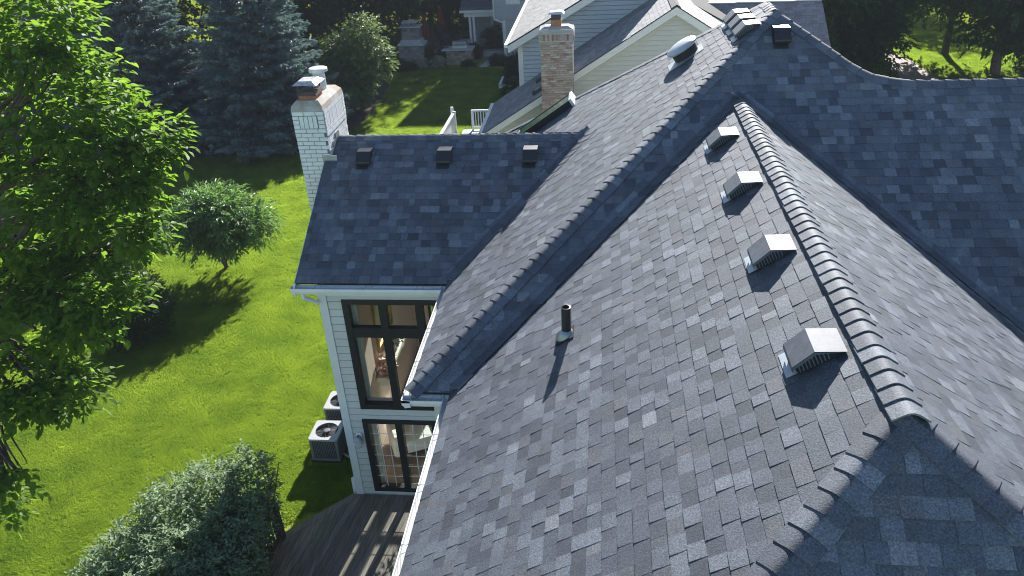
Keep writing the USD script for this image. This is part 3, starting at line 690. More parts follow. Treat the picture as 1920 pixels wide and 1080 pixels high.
# ------------------------------------------------------------------ beside the wing: condensers, lantern, deck
def condenser(loc, label):
    t = thing('air_conditioner', label, 'air conditioner', 'air conditioners beside the wing', loc=loc)
    h = .315
    m = MB(); m.box(-.34, .34, -.34, .34, 0, .04); build('pad', m, 'mulch', t)
    m = MB(); m.cbox(-h+.02, h-.02, -h+.02, h-.02, .041, .58, .03); build('coil', m, 'ac_dark', t)
    m = MB()
    for sx in (-1, 1):
        for sy in (-1, 1): m.cbox(sx*(h-.03)-.03, sx*(h-.03)+.03, sy*(h-.03)-.03, sy*(h-.03)+.03, .042, .585, .012)
    m.box(-h, h, -h-.003, h+.003, .042, .10)
    build('cabinet', m, 'ac_body', t)
    m = MB()
    for k in range(15):                                  # louvred guards on the four sides
        a = -h+.06+k*(2*h-.12)/14
        m.box(a-.007, a+.007, -h-.001, -h+.018, .10, .58); m.box(a-.007, a+.007, h-.018, h+.001, .10, .58)
        m.box(-h-.001, -h+.018, a-.007, a+.007, .10, .58); m.box(h-.018, h+.001, a-.007, a+.007, .10, .58)
    for z in (.34,): m.box(-h-.002, h+.002, -h-.0025, -h+.004, z, z+.008); m.box(h-.004, h+.0025, -h+.005, h, z, z+.008)
    build('louvers', m, 'ac_body', t)
    hole = Polygon([(.245*math.cos(a), .245*math.sin(a)) for a in np.linspace(0, 2*np.pi, 40)[:-1]])
    top = sbox(-h-.005, -h-.005, h+.005, h+.005).buffer(.0).buffer(-.05).buffer(.05).difference(hole)
    m = MB().prism(top, .585, .63); build('top_panel', m, 'ac_top', t)
    m = MB()
    for k in range(5):
        a = k*2*np.pi/5; c, s = math.cos(a), math.sin(a); q = np.array([c, s, 0]); p = np.array([-s, c, 0])
        m.add([q*.06-p*.03+[0, 0, .545], q*.06+p*.03+[0, 0, .575], q*.225+p*.11+[0, 0, .585], q*.225-p*.03+[0, 0, .535]], [[0, 1, 2, 3]]); 
    build('fan', m, 'ac_dark', t)
    m = MB().lathe([(0, .605), (.065, .605), (.075, .62), (.06, .632), (0, .636)], n=18); build('hub', m, 'ac_body', t, smooth=30)
    g = MB()
    for k in range(9): g.lathe([(.07+k*.0215, .612), (.073+k*.0215, .616), (.07+k*.0215, .618)], n=28)
    for k in range(10):
        a = k*np.pi/5; g.bar((.06*math.cos(a), .06*math.sin(a), .614), (.25*math.cos(a+.5), .25*math.sin(a+.5), .614), .004, 4)
    build('grille', g, 'ac_dark', t)
    return t
condenser((-5.845, 12.50, 0), 'nearer grey air conditioner with its whole round fan grille showing')
condenser((-5.845, 13.55, 0), 'further grey air conditioner half hidden behind the white wall corner')
ln = MB()
for k in range(1): ln.path([(-5.5, 12.35, .10), (-5.2, 12.20, .06), (-4.85, 12.05, .12), (-4.74, 12.0, .4)], .025, 6)
tag(build('refrigerant_pipe', ln, 'concrete'), 'pale insulated pipe on the grass between air conditioner and white wall', 'pipe')
lamp = thing('wall_lantern', 'small round wall lantern on white siding beside the gridded patio door', 'wall lamp', loc=(-4.45, 10.83, 1.92))
m = MB().cbox(-.05, .05, -.03, 0, -.02, .12, .008); build('backplate', m, 'white_pvc', lamp)
m = MB().path([(0, -.03, .06), (0, -.10, .09), (0, -.10, .06)], .012, 6); build('arm', m, 'iron', lamp)
m = MB().lathe([(.0, .08), (.03, .075), (.06, .04), (.095, .0), (.09, -.005), (.0, .0)], (0, -.10, 0), 18); build('hood', m, 'galvanized', lamp, smooth=30)
m = MB().lathe([(.07, -.003), (.08, -.06), (.06, -.13), (.0, -.14)], (0, -.10, 0), 18); build('globe', m, 'cap_light', lamp, smooth=30)
m = MB().lathe([(.045, -.125), (.05, -.15), (0, -.155)], (0, -.10, 0), 14); build('finial', m, 'iron', lamp, smooth=30)

DZ = .46
deck = thing('deck', 'weathered grey brown timber deck with diagonal corner at the foot of the wing', 'deck')
dpoly = Polygon([(-4.80, 10.82), (-5.90, 9.70), (-5.98, 9.45), (-5.98, 2.0), (-1.68, 2.0), (-1.68, 7.98), (-2.2, 7.98), (-2.2, 10.82)])
inner = Polygon([(-4.72, 10.66), (-5.76, 9.60), (-5.83, 9.42), (-5.83, 2.15), (-1.70, 2.15), (-1.70, 7.97), (-2.22, 7.97), (-2.22, 10.815), (-4.72, 10.815)])
r_ = np.random.default_rng(5)
x = -5.83; tl = math.tan(math.radians(10.5))
while x < -1.0:
    b = Polygon([(x+tl*(2-9.5), 2), (x+.134+tl*(2-9.5), 2), (x+.134+tl*1.5, 11), (x+tl*1.5, 11)]).intersection(inner)
    for g in getattr(b, 'geoms', [b]):
        if g.is_empty or g.area < .01: continue
        zj = r_.uniform(0, .004); c = r_.uniform(.75, 1.25)*np.array([1, r_.uniform(.95, 1.0), r_.uniform(.9, 1.0)])
        build('plank', MB().prism(g, DZ-.03, DZ+zj, c), 'deck_wood', deck, tint=True)
    x += .14
brd = dpoly.difference(inner.buffer(.006, join_style=2))
build('border_board', MB().prism(brd, DZ-.03, DZ+.003, np.array([1.15, 1.1, 1.05])), 'deck_wood', deck, tint=True)
sk_ = dpoly.buffer(-.02).difference(dpoly.buffer(-.05))
build('skirt', MB().prism(sk_, .02, DZ-.032, np.array([1.5, 1.35, 1.15])), 'deck_wood', deck, tint=True)
rail = thing('deck_railing', 'dark timber railing of posts and balusters along the deck edge behind the bush', 'railing')
for y in (9.62, 7.6, 5.6): build('post', MB().cbox(-5.87, -5.75, y-.06, y+.06, .05, 1.32, .008), 'bark', rail)
for a, b in ((7.661, 9.559), (5.661, 7.539)):
    build('top_rail', MB().box(-5.855, -5.765, a, b, 1.20, 1.245), 'bark', rail); build('bottom_rail', MB().box(-5.83, -5.79, a, b, .56, .62), 'bark', rail)
    k = a+.08
    while k < b-.03: build('baluster', MB().box(-5.825, -5.795, k-.017, k+.017, .621, 1.199), 'bark', rail); k += .115

# ------------------------------------------------------------------ inside the great room, seen through its glass
t = thing('curtain', 'pale curtain panel hanging inside the tall window left side', 'curtain')
m = MB(); xs = np.linspace(-4.50, -4.16, 22); ys = 11.06+.035*np.sin(np.arange(22)*1.5)
V = np.vstack([np.column_stack([xs, ys, np.full(22, z)]) for z in (.5, 4.95)]); i = np.arange(21); m.add(V, np.stack([i, i+1, i+23, i+22], 1)); build('panel', m, 'cream', t)
build('rod', MB().bar((-4.53, 11.06, 4.97), (-3.6, 11.06, 4.97), .015, 8), 'gold', t)
t = thing('wall_mirror', 'gold framed mirror on the beige wall inside the upper window', 'mirror')
m = MB(); X = XG+.142
for q in ((12.9, 12.98, 2.4, 4.3), (14.02, 14.1, 2.4, 4.3), (12.98, 14.02, 2.4, 2.48), (12.98, 14.02, 4.22, 4.3)): m.box(X, X+.04, *q)
build('frame', m, 'gold', t); build('mirror_glass', MB().box(X+.002, X+.02, 12.985, 14.015, 2.485, 4.215), 'steel', t)
t = thing('mantel', 'white mantel shelf on the beige chimney breast inside the house', 'mantel')
build('shelf', MB().cbox(X, X+.26, 12.5, 14.5, 1.95, 2.05, .015), 'cream', t); build('corbel', MB().box(X, X+.16, 12.7, 12.86, 1.7, 1.949), 'cream', t); build('corbel', MB().box(X, X+.16, 14.14, 14.3, 1.7, 1.949), 'cream', t)
def leaves(pos, d, up, ln_, wd, r, six=False, fold=.18):
    """Folded leaves at pos pointing along d; returns (vertices, faces). One island per leaf."""
    n = len(pos); d = d/np.linalg.norm(d, axis=1, keepdims=True)
    s = np.cross(d, up); s /= np.linalg.norm(s, axis=1, keepdims=True)+1e-9; nrm = np.cross(s, d)
    L, Wd = np.broadcast_to(ln_, n)[:, None], np.broadcast_to(wd, n)[:, None]
    if six:
        V = np.stack([pos, pos+d*L*.32-s*Wd*.5+nrm*Wd*fold, pos+d*L*.68-s*Wd*.40+nrm*Wd*fold*.6, pos+d*L-nrm*L*.10, pos+d*L*.68+s*Wd*.40+nrm*Wd*fold*.6, pos+d*L*.32+s*Wd*.5+nrm*Wd*fold], 1)
        F = np.array([[0, 3, 2], [0, 2, 1], [0, 5, 4], [0, 4, 3]]); k = 6
    else:
        V = np.stack([pos, pos+d*L*.45-s*Wd*.5+nrm*Wd*fold, pos+d*L-nrm*L*.08, pos+d*L*.45+s*Wd*.5+nrm*Wd*fold], 1)
        F = np.array([[0, 2, 1], [0, 3, 2]]); k = 4
    return V.reshape(-1, 3), (F[None]+(np.arange(n)*k)[:, None, None]).reshape(-1, 3)
def unit(a): return a/(np.linalg.norm(a, axis=-1, keepdims=True)+1e-9)
def ball_leaves(c, rad, n, ln_, wd, seed, flat=1.0):
    r = np.random.default_rng(seed); q = unit(r.normal(size=(n, 3))); rr_ = r.uniform(.3, 1, (n, 1))**.5
    pos = np.array(c)+q*rr_*np.array(rad); d = unit(q+r.normal(0, .6, (n, 3))); up = unit(r.normal(0, .5, (n, 3))+[0, 0, 1])
    return leaves(pos, d, up, r.uniform(.7, 1.2, n)*ln_, r.uniform(.7, 1.2, n)*wd, r)
t = thing('potted_tree', 'dark leafy potted tree indoors behind the gridded patio door', 'houseplant', loc=(-3.05, 11.75, .47))
build('pot', MB().lathe([(0, 0), (.16, 0), (.22, .34), (.24, .36), (.20, .36), (.19, .30), (0, .30)], n=20), 'pot_brown', t, smooth=30)
build('trunk', MB().path([(0, 0, .3), (.03, .01, .8), (.0, .03, 1.2)], .018, 6), 'bark', t)
v, f = ball_leaves((0, 0, 1.45), (.36, .36, .40), 300, .12, .05, 11); build('foliage', (v, f, v*0+1), 'leaf_dark', t)
t = thing('armchair', 'pale upholstered armchair inside the patio door', 'armchair', loc=(-3.75, 12.3, .47), rz=25)
build('seat', MB().cbox(-.4, .4, -.4, .35, .15, .45, .06), 'sofa_white', t); build('backrest', MB().cbox(-.4, .4, .36, .55, .15, .95, .06), 'sofa_white', t)
for sx in (-1, 1): build('armrest', MB().cbox(sx*.5-.1, sx*.5+.1, -.4, .55, .12, .65, .05), 'sofa_white', t)
t = thing('flower_arrangement', 'pale flower arrangement on the mantel behind the tall window', 'flowers', loc=(-4.42, 13.6, 2.05))
build('vase', MB().lathe([(0, 0), (.07, 0), (.10, .12), (.06, .22), (.075, .26)], n=16), 'cream', t, smooth=30)
v, f = ball_leaves((0, 0, .34), (.16, .20, .16), 110, .09, .07, 13); build('petals', (v, f, v*0+1), 'petal', t)
v, f = ball_leaves((.05, -.05, .30), (.18, .22, .14), 60, .10, .04, 14); build('leaves', (v, f, v*0+1), 'leaf_dark', t)
t = thing('flower_arrangement', 'rose and white flowers low on the mantel near the window sill', 'flowers', loc=(-4.42, 12.75, 2.05))
build('bowl', MB().lathe([(0, 0), (.09, 0), (.13, .10), (.12, .11)], n=16), 'gold', t, smooth=30)
v, f = ball_leaves((0, 0, .16), (.2, .22, .13), 90, .12, .09, 15); build('petals', (v, f, v*0+1), 'rose', t)
v, f = ball_leaves((0, 0.05, .2), (.22, .22, .15), 70, .12, .09, 16); build('white_petals', (v, f, v*0+1), 'petal', t)

# ------------------------------------------------------------------ trees and plants
def limb(m, a, b, ra, rb, r, n=5, wob=.12, sides=7):
    a, b = np.array(a, float), np.array(b, float); L = np.linalg.norm(b-a)
    P = [a+(b-a)*k/n+(r.normal(0, wob*L/n, 3) if 0 < k < n else 0) for k in range(n+1)]
    for k in range(n): m.bar(P[k], P[k+1], ra+(rb-ra)*k/n, sides, ra+(rb-ra)*(k+1)/n, caps=False)
    return P
def spray_crown(blobs, n_sprays, per, ln_, wd, seed, spread=.32, droop=.25, shell=.62, six=False, upbias=.15, gap=.0, gscale=1.2, flat=1.0, sunny=.35):
    """Sprays of leaves around the shells of overlapping blobs (centre, radii). Returns leaf positions, directions and ups."""
    r = np.random.default_rng(seed)
    w = np.array([b[1][0]*b[1][1]+b[1][2]*b[1][0] for b in blobs]); k = r.choice(len(blobs), n_sprays, p=w/w.sum())
    C = np.array([b[0] for b in blobs])[k]; Rd = np.array([b[1] for b in blobs])[k]
    q = unit(r.normal(size=(n_sprays, 3))+[0, 0, upbias]); rad = 1-(1-shell)*r.random((n_sprays, 1))**1.6
    P = C+q*rad*Rd*(1+.16*(meshkit.noise(C*.7+q*2.3, seed)-.5)[:, None]*2)
    if gap > 0:
        keep = meshkit.noise(P*gscale, seed+5) > gap*r.uniform(.7, 1.3, n_sprays); P, q = P[keep], q[keep]
    n = len(P); ax = unit(q*[1, 1, .55*flat]+r.normal(0, .35, (n, 3))+[0, 0, .1])
    s = np.linspace(0, 1, per)[None, :, None]
    side = unit(np.cross(ax, [0, 0, 1.0])); sg = np.where(np.arange(per) % 2, 1, -1)[None, :, None]
    Ls = spread*r.uniform(.7, 1.4, (n, 1, 1))
    pos = P[:, None]+ax[:, None]*Ls*(s-.3)+np.array([0, 0, -1.0])*droop*Ls*s**2+r.normal(0, .02, (n, per, 3))
    d = unit(ax[:, None]*(.55+.6*s)+side[:, None]*sg*(1.05-.7*s)+r.normal(0, .25, (n, per, 3))+np.array([0, 0, -.30-droop*.6]))
    up = unit(np.array([0, 0, 1.0])+sun_dir*sunny+q[:, None]*.45+r.normal(0, .30, (n, per, 3)))
    return leaves(pos.reshape(-1, 3), d.reshape(-1, 3), up.reshape(-1, 3), r.uniform(.7, 1.25, n*per)*ln_, r.uniform(.75, 1.2, n*per)*wd, r, six)
def at(x, y, Y):
    """The point at depth Y (metres along +y) that lies behind a measured spot of the photograph."""
    d = _f+_r*(x-960)/FPX-_u*(y-540)/FPX; return cam_p+d*(Y/d[1])
def tree(name, label, cat, blobs, trunk, rt, n, per, ln_, wd, material, seed, group=None, extra=0, split=0, **kw):
    t = thing(name, label, cat, group); r = np.random.default_rng(seed)
    m = MB(); top = np.array(trunk[1]); limb(m, trunk[0], top, rt, rt*.6, r, 5, .06, 9)
    for c, rd in blobs:
        e = np.array(c)-[0, 0, rd[2]*.2]; P = limb(m, top if r.random() < .6 else np.array(trunk[0])+(top-np.array(trunk[0]))*.7, e, rt*.45, rt*.12, r, 5, .10, 6)
        for k in range(extra):
            q = unit(r.normal(size=3)+[0, 0, .3]); limb(m, P[3], np.array(c)+q*np.array(rd)*.85, rt*.18, .008, r, 4, .1, 4)
    build('trunk', m, 'bark', t)
    v, f = spray_crown(blobs, n, per, ln_, wd, seed, **kw)
    if split:                                            # the leaves that show largest are parts of their own
        k = 6 if kw.get('six') else 4; tri = 4 if kw.get('six') else 2
        c = v.reshape(-1, k, 3).mean(1); dd = np.linalg.norm(c-cam_p, axis=1)
        z = (c-cam_p)@_f; X = 960+FPX*((c-cam_p)@_r)/z; Y = 540-FPX*((c-cam_p)@_u)/z
        dd[(X < 5) | (Y < 5) | (Y > 1075) | (z < 0)] = 1e9
        big = np.argsort(dd)[:split]; mask = np.ones(len(c), bool); mask[big] = False
        for i in big: build('leaf', (v[i*k:(i+1)*k], f[i*tri:(i+1)*tri]-i*k, np.ones((k, 3))), material, t)
        ids = np.flatnonzero(mask); V = v.reshape(-1, k, 3)[ids].reshape(-1, 3); base = f[:tri]
        F = (base[None]+(np.arange(len(ids))*k)[:, None, None]).reshape(-1, 3); v, f = V, F
    build('crown', (v, f, np.ones_like(v)), material, t, kind='stuff' if split else None)
    return t
# the big tree that fills the left of the picture
bt = [(at(40, 190, 13.5), (2.1, 2.0, 1.7)), (at(150, 260, 13.0), (1.35, 1.5, 1.3)), (at(20, 420, 12.6), (2.0, 1.8, 1.7)), (at(190, 400, 12.4), (1.25, 1.3, 1.2)), (at(60, 600, 11.6), (1.5, 1.4, 1.3)),
      (at(165, 560, 11.4), (.95, 1.0, .9)), (at(20, 720, 11.0), (1.1, 1.1, .8)), (at(100, 735, 10.8), (.85, .8, .55)), (at(270, 255, 13.0), (.62, .7, .6)), (at(265, 330, 12.6), (.5, .6, .5)), (at(205, 640, 11.0), (.55, .6, .5)),
      (at(40, 60, 14.0), (1.2, 1.4, 1.0)), (at(10, 890, 9.6), (.50, .55, .30)), (at(-10, 915, 9.6), (.55, .55, .35)), (at(-5, 955, 9.5), (.38, .45, .22)), (at(35, 885, 9.7), (.35, .4, .2)), (at(110, 90, 13.8), (.5, .6, .4)), (at(255, 455, 12.0), (.45, .5, .4))]
bt = [(c, (rd[0], rd[1]*.72, rd[2]*.74)) for c, rd in bt]
tree('leafy_tree', 'large bright green broadleaf tree filling the left edge in front of the spruces', 'tree', bt, ((-15.9, 13.4, 0), (-14.6, 13.2, 4.6)), .26, 2500, 8, .185, .12, 'leaf_big', 21, extra=4, split=300, six=True, spread=.46, droop=.12, shell=.62, gap=.44, gscale=1.1, flat=.6, sunny=.7)
# sumac on the lawn
sb = [((-11.85, 21.0, 1.72), (1.45, 1.4, .90)), ((-12.6, 20.9, 1.45), (.95, 1.0, .62)), ((-11.0, 21.0, 1.55), (.85, 1.0, .65)), ((-11.8, 20.6, 2.0), (1.0, .9, .72)), ((-12.2, 21.5, 2.1), (.8, .7, .5)), ((-11.4, 20.3, 1.35), (.7, .6, .5))]
sm = thing('sumac', 'small rounded umbrella shaped tree standing alone on the sunny lawn', 'tree'); m = MB(); r_ = np.random.default_rng(31)
for e in ((-12.6, 20.9, 1.3), (-12.0, 21.1, 1.5), (-11.8, 20.8, 1.6), (-11.2, 21.1, 1.4), (-11.5, 20.6, 1.3), (-12.3, 20.6, 1.4)): limb(m, (-12.0+r_.normal(0, .04), 21.0, 0), e, .032, .012, r_, 5, .12, 6)
build('trunk', m, 'bark', sm)
v, f = spray_crown(sb, 1500, 10, .20, .06, 32, spread=.40, droop=.15, shell=.35, upbias=.5); build('crown', (v, f, v*0+1), 'leaf_sumac', sm)
# clipped looking bush by the deck
def atz(x, y, z):
    d = _f+_r*(x-960)/FPX-_u*(y-540)/FPX; return cam_p+d*((z-CAMZ)/d[2])
bb = [(atz(x, y, z), rd) for x, y, z, rd in ((462, 915, 1.75, (.50, .55, .75)), (400, 945, 1.8, (.6, .6, .8)), (335, 985, 1.85, (.65, .65, .8)), (425, 1020, 1.6, (.65, .7, .8)), (330, 1070, 1.75, (.75, .75, .8)), (255, 1060, 1.6, (.6, .6, .75)),
      (472, 975, 1.35, (.40, .5, .6)), (430, 1080, 1.45, (.55, .7, .7)), (205, 1120, 1.5, (.6, .6, .7)), (310, 1150, 1.7, (.8, .8, .8)), (400, 1130, 1.4, (.7, .8, .9)))]
bb += [((c[0], c[1], .7), (rd[0]*.9, rd[1]*.9, .75)) for c, rd in bb[:6]]
bu = thing('bush', 'dense pale green variegated bush beside the timber deck', 'bush'); m = MB(); r_ = np.random.default_rng(41)
for c, rd in bb:
    for k in range(3): limb(m, (c[0]+r_.normal(0, .1), c[1]+r_.normal(0, .1), 0), (c[0]+r_.normal(0, .3), c[1]+r_.normal(0, .3), c[2]+.4), .025, .008, r_, 4, .1, 5)
build('stems', m, 'bark', bu)
v, f = spray_crown(bb, 6500, 9, .085, .045, 42, spread=.16, droop=.1, shell=.6, upbias=.2, sunny=1.0); q_ = v.reshape(-1, 4, 3); ok_ = ~((q_.max(1)[:, 0] > -5.90) & (q_.min(1)[:, 2] < 1.30)) & (q_.min(1)[:, 2] > 0); v = q_[ok_].reshape(-1, 3); f = f[:2*ok_.sum()]; build('foliage', (v, f, v*0+1), 'leaf_bush', bu)
# dark shrub under the big tree
db = [((-12.6, 17.2, .75), (.75, .75, .8)), ((-12.9, 17.6, 1.1), (.6, .6, .7)), ((-12.9, 16.6, .6), (.6, .6, .6))]
ds_ = thing('shrub', 'dark round shrub in the shade of the big tree by the lawn', 'shrub'); m = MB(); limb(m, (-12.6, 17.2, 0), (-12.6, 17.2, .8), .05, .02, r_); build('stems', m, 'bark', ds_)
v, f = spray_crown(db, 1500, 8, .09, .045, 43, spread=.18, droop=.1); build('foliage', (v, f, v*0+1), 'leaf_dark', ds_)

def spruce(base, H, R, seed, label, dens=1.0, skirt=.4):
    t = thing('spruce', label, 'spruce tree', 'blue spruces behind the lawn'); r = np.random.default_rng(seed); base = np.array(base, float)
    build('trunk', MB().bar(base, base+[0, 0, H*.97], .22, 8, .02, caps=False), 'bark', t)
    P, D, U, Ln = [], [], [], []
    z = skirt
    while z < H*.985:
        fr = 1-z/H; L0 = R*fr**.82*r.uniform(.86, 1.12)+.12; nb = max(5, int(dens*(7+11*fr)))
        a0 = r.uniform(0, 6.28)
        for b in range(nb):
            a = a0+b*2*np.pi/nb+r.normal(0, .15); L = L0*r.uniform(.72, 1.15); dirh = np.array([math.cos(a), math.sin(a), 0]); zz = z+r.normal(0, .09)
            ns = int(6+L*14)
            s = np.sort(r.uniform(.25, 1, ns))**.8
            axis = base+np.array([0, 0, zz])+dirh*(s*L)[:, None]+np.array([0, 0, 1.0])*(-.22*L*s+.20*L*s**3)[:, None]
            side = np.array([-dirh[1], dirh[0], 0]); wdt = (.30*L*(1.08-s))[:, None]
            for lane in range(5):
                off = r.uniform(-1, 1, (ns, 1))
                p = axis+side*off*wdt+np.array([0, 0, 1.0])*(-.22*np.abs(off)*wdt)+r.normal(0, .025, (ns, 3))
                P.append(p); D.append(unit(dirh*.85+side*off*.9+r.normal(0, .25, (ns, 3))+[0, 0, -.12])); U.append(unit(r.normal(0, .35, (ns, 3))+[0, 0, 1]+dirh*.3)); Ln.append(r.uniform(.15, .30, ns))
        z += .30*r.uniform(.85, 1.15)*(1 if z < H*.7 else .8)
    P, D, U, Ln = np.vstack(P), np.vstack(D), np.vstack(U), np.concatenate(Ln)
    v, f = leaves(P, D, U, Ln, Ln*.34, r, fold=.35)
    build('crown', (v, f, v*0+1), 'needle_blue', t)
spruce((-20.9, 34.0, 0), 10.6, 3.5, 51, 'blue grey spruce, the left of the tall pair behind the lawn', 1.15)
spruce((-15.2, 33.6, 0), 11.2, 3.5, 52, 'blue grey spruce, the right of the tall pair, above the white brick chimney', 1.15)
spruce((-27.5, 38.0, 0), 9.0, 3.4, 53, 'blue grey spruce glimpsed behind the leaves of the big tree at the far left', .9)
# light maple behind the chimney
tree('maple', 'light green maple with pale leaf tips between spruces and stone fireplace', 'tree', [((-12.3, 38.5, 2.4), (1.4, 1.4, 1.5)), ((-11.7, 38.4, 3.6), (1.0, 1.0, 1.1)), ((-13.1, 38.2, 2.8), (.95, 1.0, 1.1)), ((-11.0, 38.3, 2.5), (.75, .9, .85)), ((-12.5, 38.0, 1.2), (1.2, 1.1, .9))], ((-12.3, 38.5, 0), (-12.2, 38.5, 1.8)), .10, 1500, 8, .16, .10, 'leaf_maple', 61, extra=2, spread=.3, droop=.2, shell=.4)
# trees closing the view at the back
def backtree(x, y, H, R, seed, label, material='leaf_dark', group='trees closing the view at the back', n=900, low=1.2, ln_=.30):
    r = np.random.default_rng(seed); bl = []
    for k in range(9):
        a = k*2.4+r.uniform(0, .5); q = R*.55*math.sqrt((k+.5)/9); zz = low+R*.5+(H-low-R*.9)*r.random()
        bl.append(((x+q*math.cos(a), y+q*math.sin(a), zz), (R*r.uniform(.42, .62), R*r.uniform(.42, .62), R*r.uniform(.38, .55))))
    tree('broadleaf_tree', label, 'tree', bl, ((x, y, 0), (x, y, H*.5)), R*.06, n, 9, ln_, ln_*.6, material, seed, group, extra=1, spread=.6, droop=.25, shell=.4)
bk = [(-33, 50, 11, 5.0, 'dark broadleaf tree at the far left behind the spruces'), (-27, 44, 10, 4.2, 'dark broadleaf tree showing between big tree and left spruce'), (-22.5, 47, 12, 4.6, 'dark broadleaf tree rising behind the left spruce'), (-17.5, 46, 11, 4.2, 'dark broadleaf tree in the gap between the two spruces'),
      (-14.2, 51, 12, 3.8, 'shaded broadleaf tree just right of the spruces, above the maple'), (-17, 56, 15, 5.0, 'tall shaded broadleaf tree behind the maple'), (-11.5, 60, 16, 4.6, 'shaded broadleaf tree behind the two red umbrellas'), (-8.2, 61, 14, 3.8, 'dark broadleaf tree beside the porch roof'), (-14.2, 58, 8, 3.2, 'shaded tree above the stone fireplace top'), (-40, 60, 13, 6, 'dark broadleaf tree at the upper left corner'), (-22, 64, 14, 6, 'far broadleaf tree between the tops of the spruces'), (-12.9, 60.5, 7, 3.4, 'low dark tree directly behind the closed dark red umbrella'), (-9.6, 58.5, 6.5, 2.8, 'low dark tree between the bright red umbrella and the porch roof'), (-16.5, 52, 8, 3.4, 'low shaded tree left behind the stone fireplace'), (-11, 66, 9, 4.5, 'low far tree behind the patio table')]
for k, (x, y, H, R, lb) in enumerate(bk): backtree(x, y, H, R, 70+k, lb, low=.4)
sr = [(11.0, 40, 8, 3.8, 'shaded street tree touching the right end of the dark neighbour roof'), (14.0, 43.0, 8.5, 4.4, 'wide shaded street tree overhanging the pinkish driveway'), (20.3, 42.5, 8, 4.3, 'shaded street tree over the bright lawn at right'), (23.6, 39.5, 8.5, 4.4, 'dark street tree at the right edge just above the ridge'), (27, 46, 10, 4.6, 'sunlit yellow green tree at the upper right corner'),
      (13, 67, 10, 4.8, 'far street tree above the driveway'), (21.5, 68, 11, 5.2, 'far street tree at upper right behind the pale house'), (9.5, 52, 9, 4.4, 'far street tree just right of the dark roof'), (17.5, 70, 9, 4.8, 'distant street tree between the pale house and the driveway'), (30, 58, 12, 6, 'far tree in the upper right corner behind the sunlit one')]
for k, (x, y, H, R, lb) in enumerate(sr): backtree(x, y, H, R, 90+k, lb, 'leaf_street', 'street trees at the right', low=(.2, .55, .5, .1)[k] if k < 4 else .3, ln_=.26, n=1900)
hd_ = thing('hedge', 'tall dark hedge closing the patio behind the red umbrellas', 'hedge'); hb = [((x, 58.2+.4*math.sin(x*2), z), (1.3, .9, 1.1)) for x in np.arange(-16, -7.5, 1.15) for z in (.9, 2.2)]
m = MB(); [m.bar((x, 58.2, 0), (x, 58.2, 1.5), .05, 5) for x in np.arange(-16, -7.5, 1.15)]; build('stems', m, 'bark', hd_)
v, f = spray_crown(hb, 2200, 7, .2, .12, 333, spread=.35); build('foliage', (v, f, v*0+1), 'leaf_dark', hd_)
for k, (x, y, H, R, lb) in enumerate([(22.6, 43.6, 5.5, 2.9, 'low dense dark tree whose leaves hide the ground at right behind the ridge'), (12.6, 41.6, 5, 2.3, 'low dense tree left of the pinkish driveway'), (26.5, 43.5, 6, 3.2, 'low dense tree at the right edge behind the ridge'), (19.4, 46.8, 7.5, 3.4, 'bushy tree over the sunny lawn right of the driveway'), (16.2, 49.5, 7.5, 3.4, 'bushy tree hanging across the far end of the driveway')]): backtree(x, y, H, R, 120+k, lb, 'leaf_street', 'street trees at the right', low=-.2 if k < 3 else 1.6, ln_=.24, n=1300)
def shrub(x, y, rx, ry, h, seed, label, material='leaf_shrub', n=260, ln_=.12, name='shrub', group=None, per=7):
    t = thing(name, label, name.replace('_', ' '), group); r = np.random.default_rng(seed)
    m = MB(); limb(m, (x, y, 0), (x, y, h*.6), .03, .01, r, 3); build('stems', m, 'bark', t)
    v, f = spray_crown([((x, y, h*.5), (rx, ry, h*.55)), ((x+rx*.3, y-.1, h*.6), (rx*.6, ry*.6, h*.45)), ((x-rx*.35, y, h*.45), (rx*.6, ry*.6, h*.45))], n, per, ln_, ln_*.6, seed, spread=.2, shell=.45)
    build('foliage', (v, f, v*0+1), material, t)

# ------------------------------------------------------------------ the neighbour with the brick chimney
NY = 29.4
nh = thing('neighbour_house', 'grey blue sided neighbour house with grey gable roofs and a tall red brick chimney', 'house')
w = MB()
w.box(-3.04, 5.0, NY, 40, 0, 5.25)
gx = 1.0; gzk = lambda x: 5.16+.553*(x+3.25)
e = trimesh.creation.extrude_polygon(Polygon([(-3.04, 5.25), (5.0, 5.25), (gx, 7.42)]), 10.6, engine='earcut'); v = np.array(e.vertices); w.add(np.column_stack([v[:, 0], NY+v[:, 2], v[:, 1]]), np.array(e.faces))
build('wall', w, 'n_gap', nh)
def lap(m, x0, x1, z0, z1, y, poly=None, step=.155):
    z = z0
    while z < z1:
        s = sbox(x0, z, x1, min(z+step-.022, z1))
        if poly is not None: s = s.intersection(poly)
        for g in getattr(s, 'geoms', [s]):
            if g.is_empty or g.geom_type != 'Polygon' or g.area < .003: continue
            q = np.array(g.exterior.coords)[:-1]; n = len(q); yo = y-.034+.030*(q[:, 1]-z)/step
            F = np.column_stack([q[:, 0], yo, q[:, 1]]); B = np.column_stack([q[:, 0], np.full(n, y-.001), q[:, 1]]); i = np.arange(n); j = (i+1) % n
            fc = [[0, a, a+1] for a in range(1, n-1)]
            m.add(np.vstack([F, B]), np.array(fc+[[a, n+a, n+b] for a, b in zip(i, j)]+[[a, n+b, b] for a, b in zip(i, j)]))
        z += step
m = MB(); face = Polygon([(-2.9, 0), (5.0, 0), (5.0, 5.25), (gx, 7.42), (-2.9, 5.30)])
lap(m, -2.9, 5.0, 2.6, 7.45, NY, face); build('siding', m, 'n_siding', nh, kind='stuff')
m = MB(); m.box(-3.08, -2.9, NY-.026, NY-.001, 0, 5.26); m.box(-3.082, -3.041, NY, NY+.18, 0, 5.2); build('corner_board', m, 'n_trim', nh)
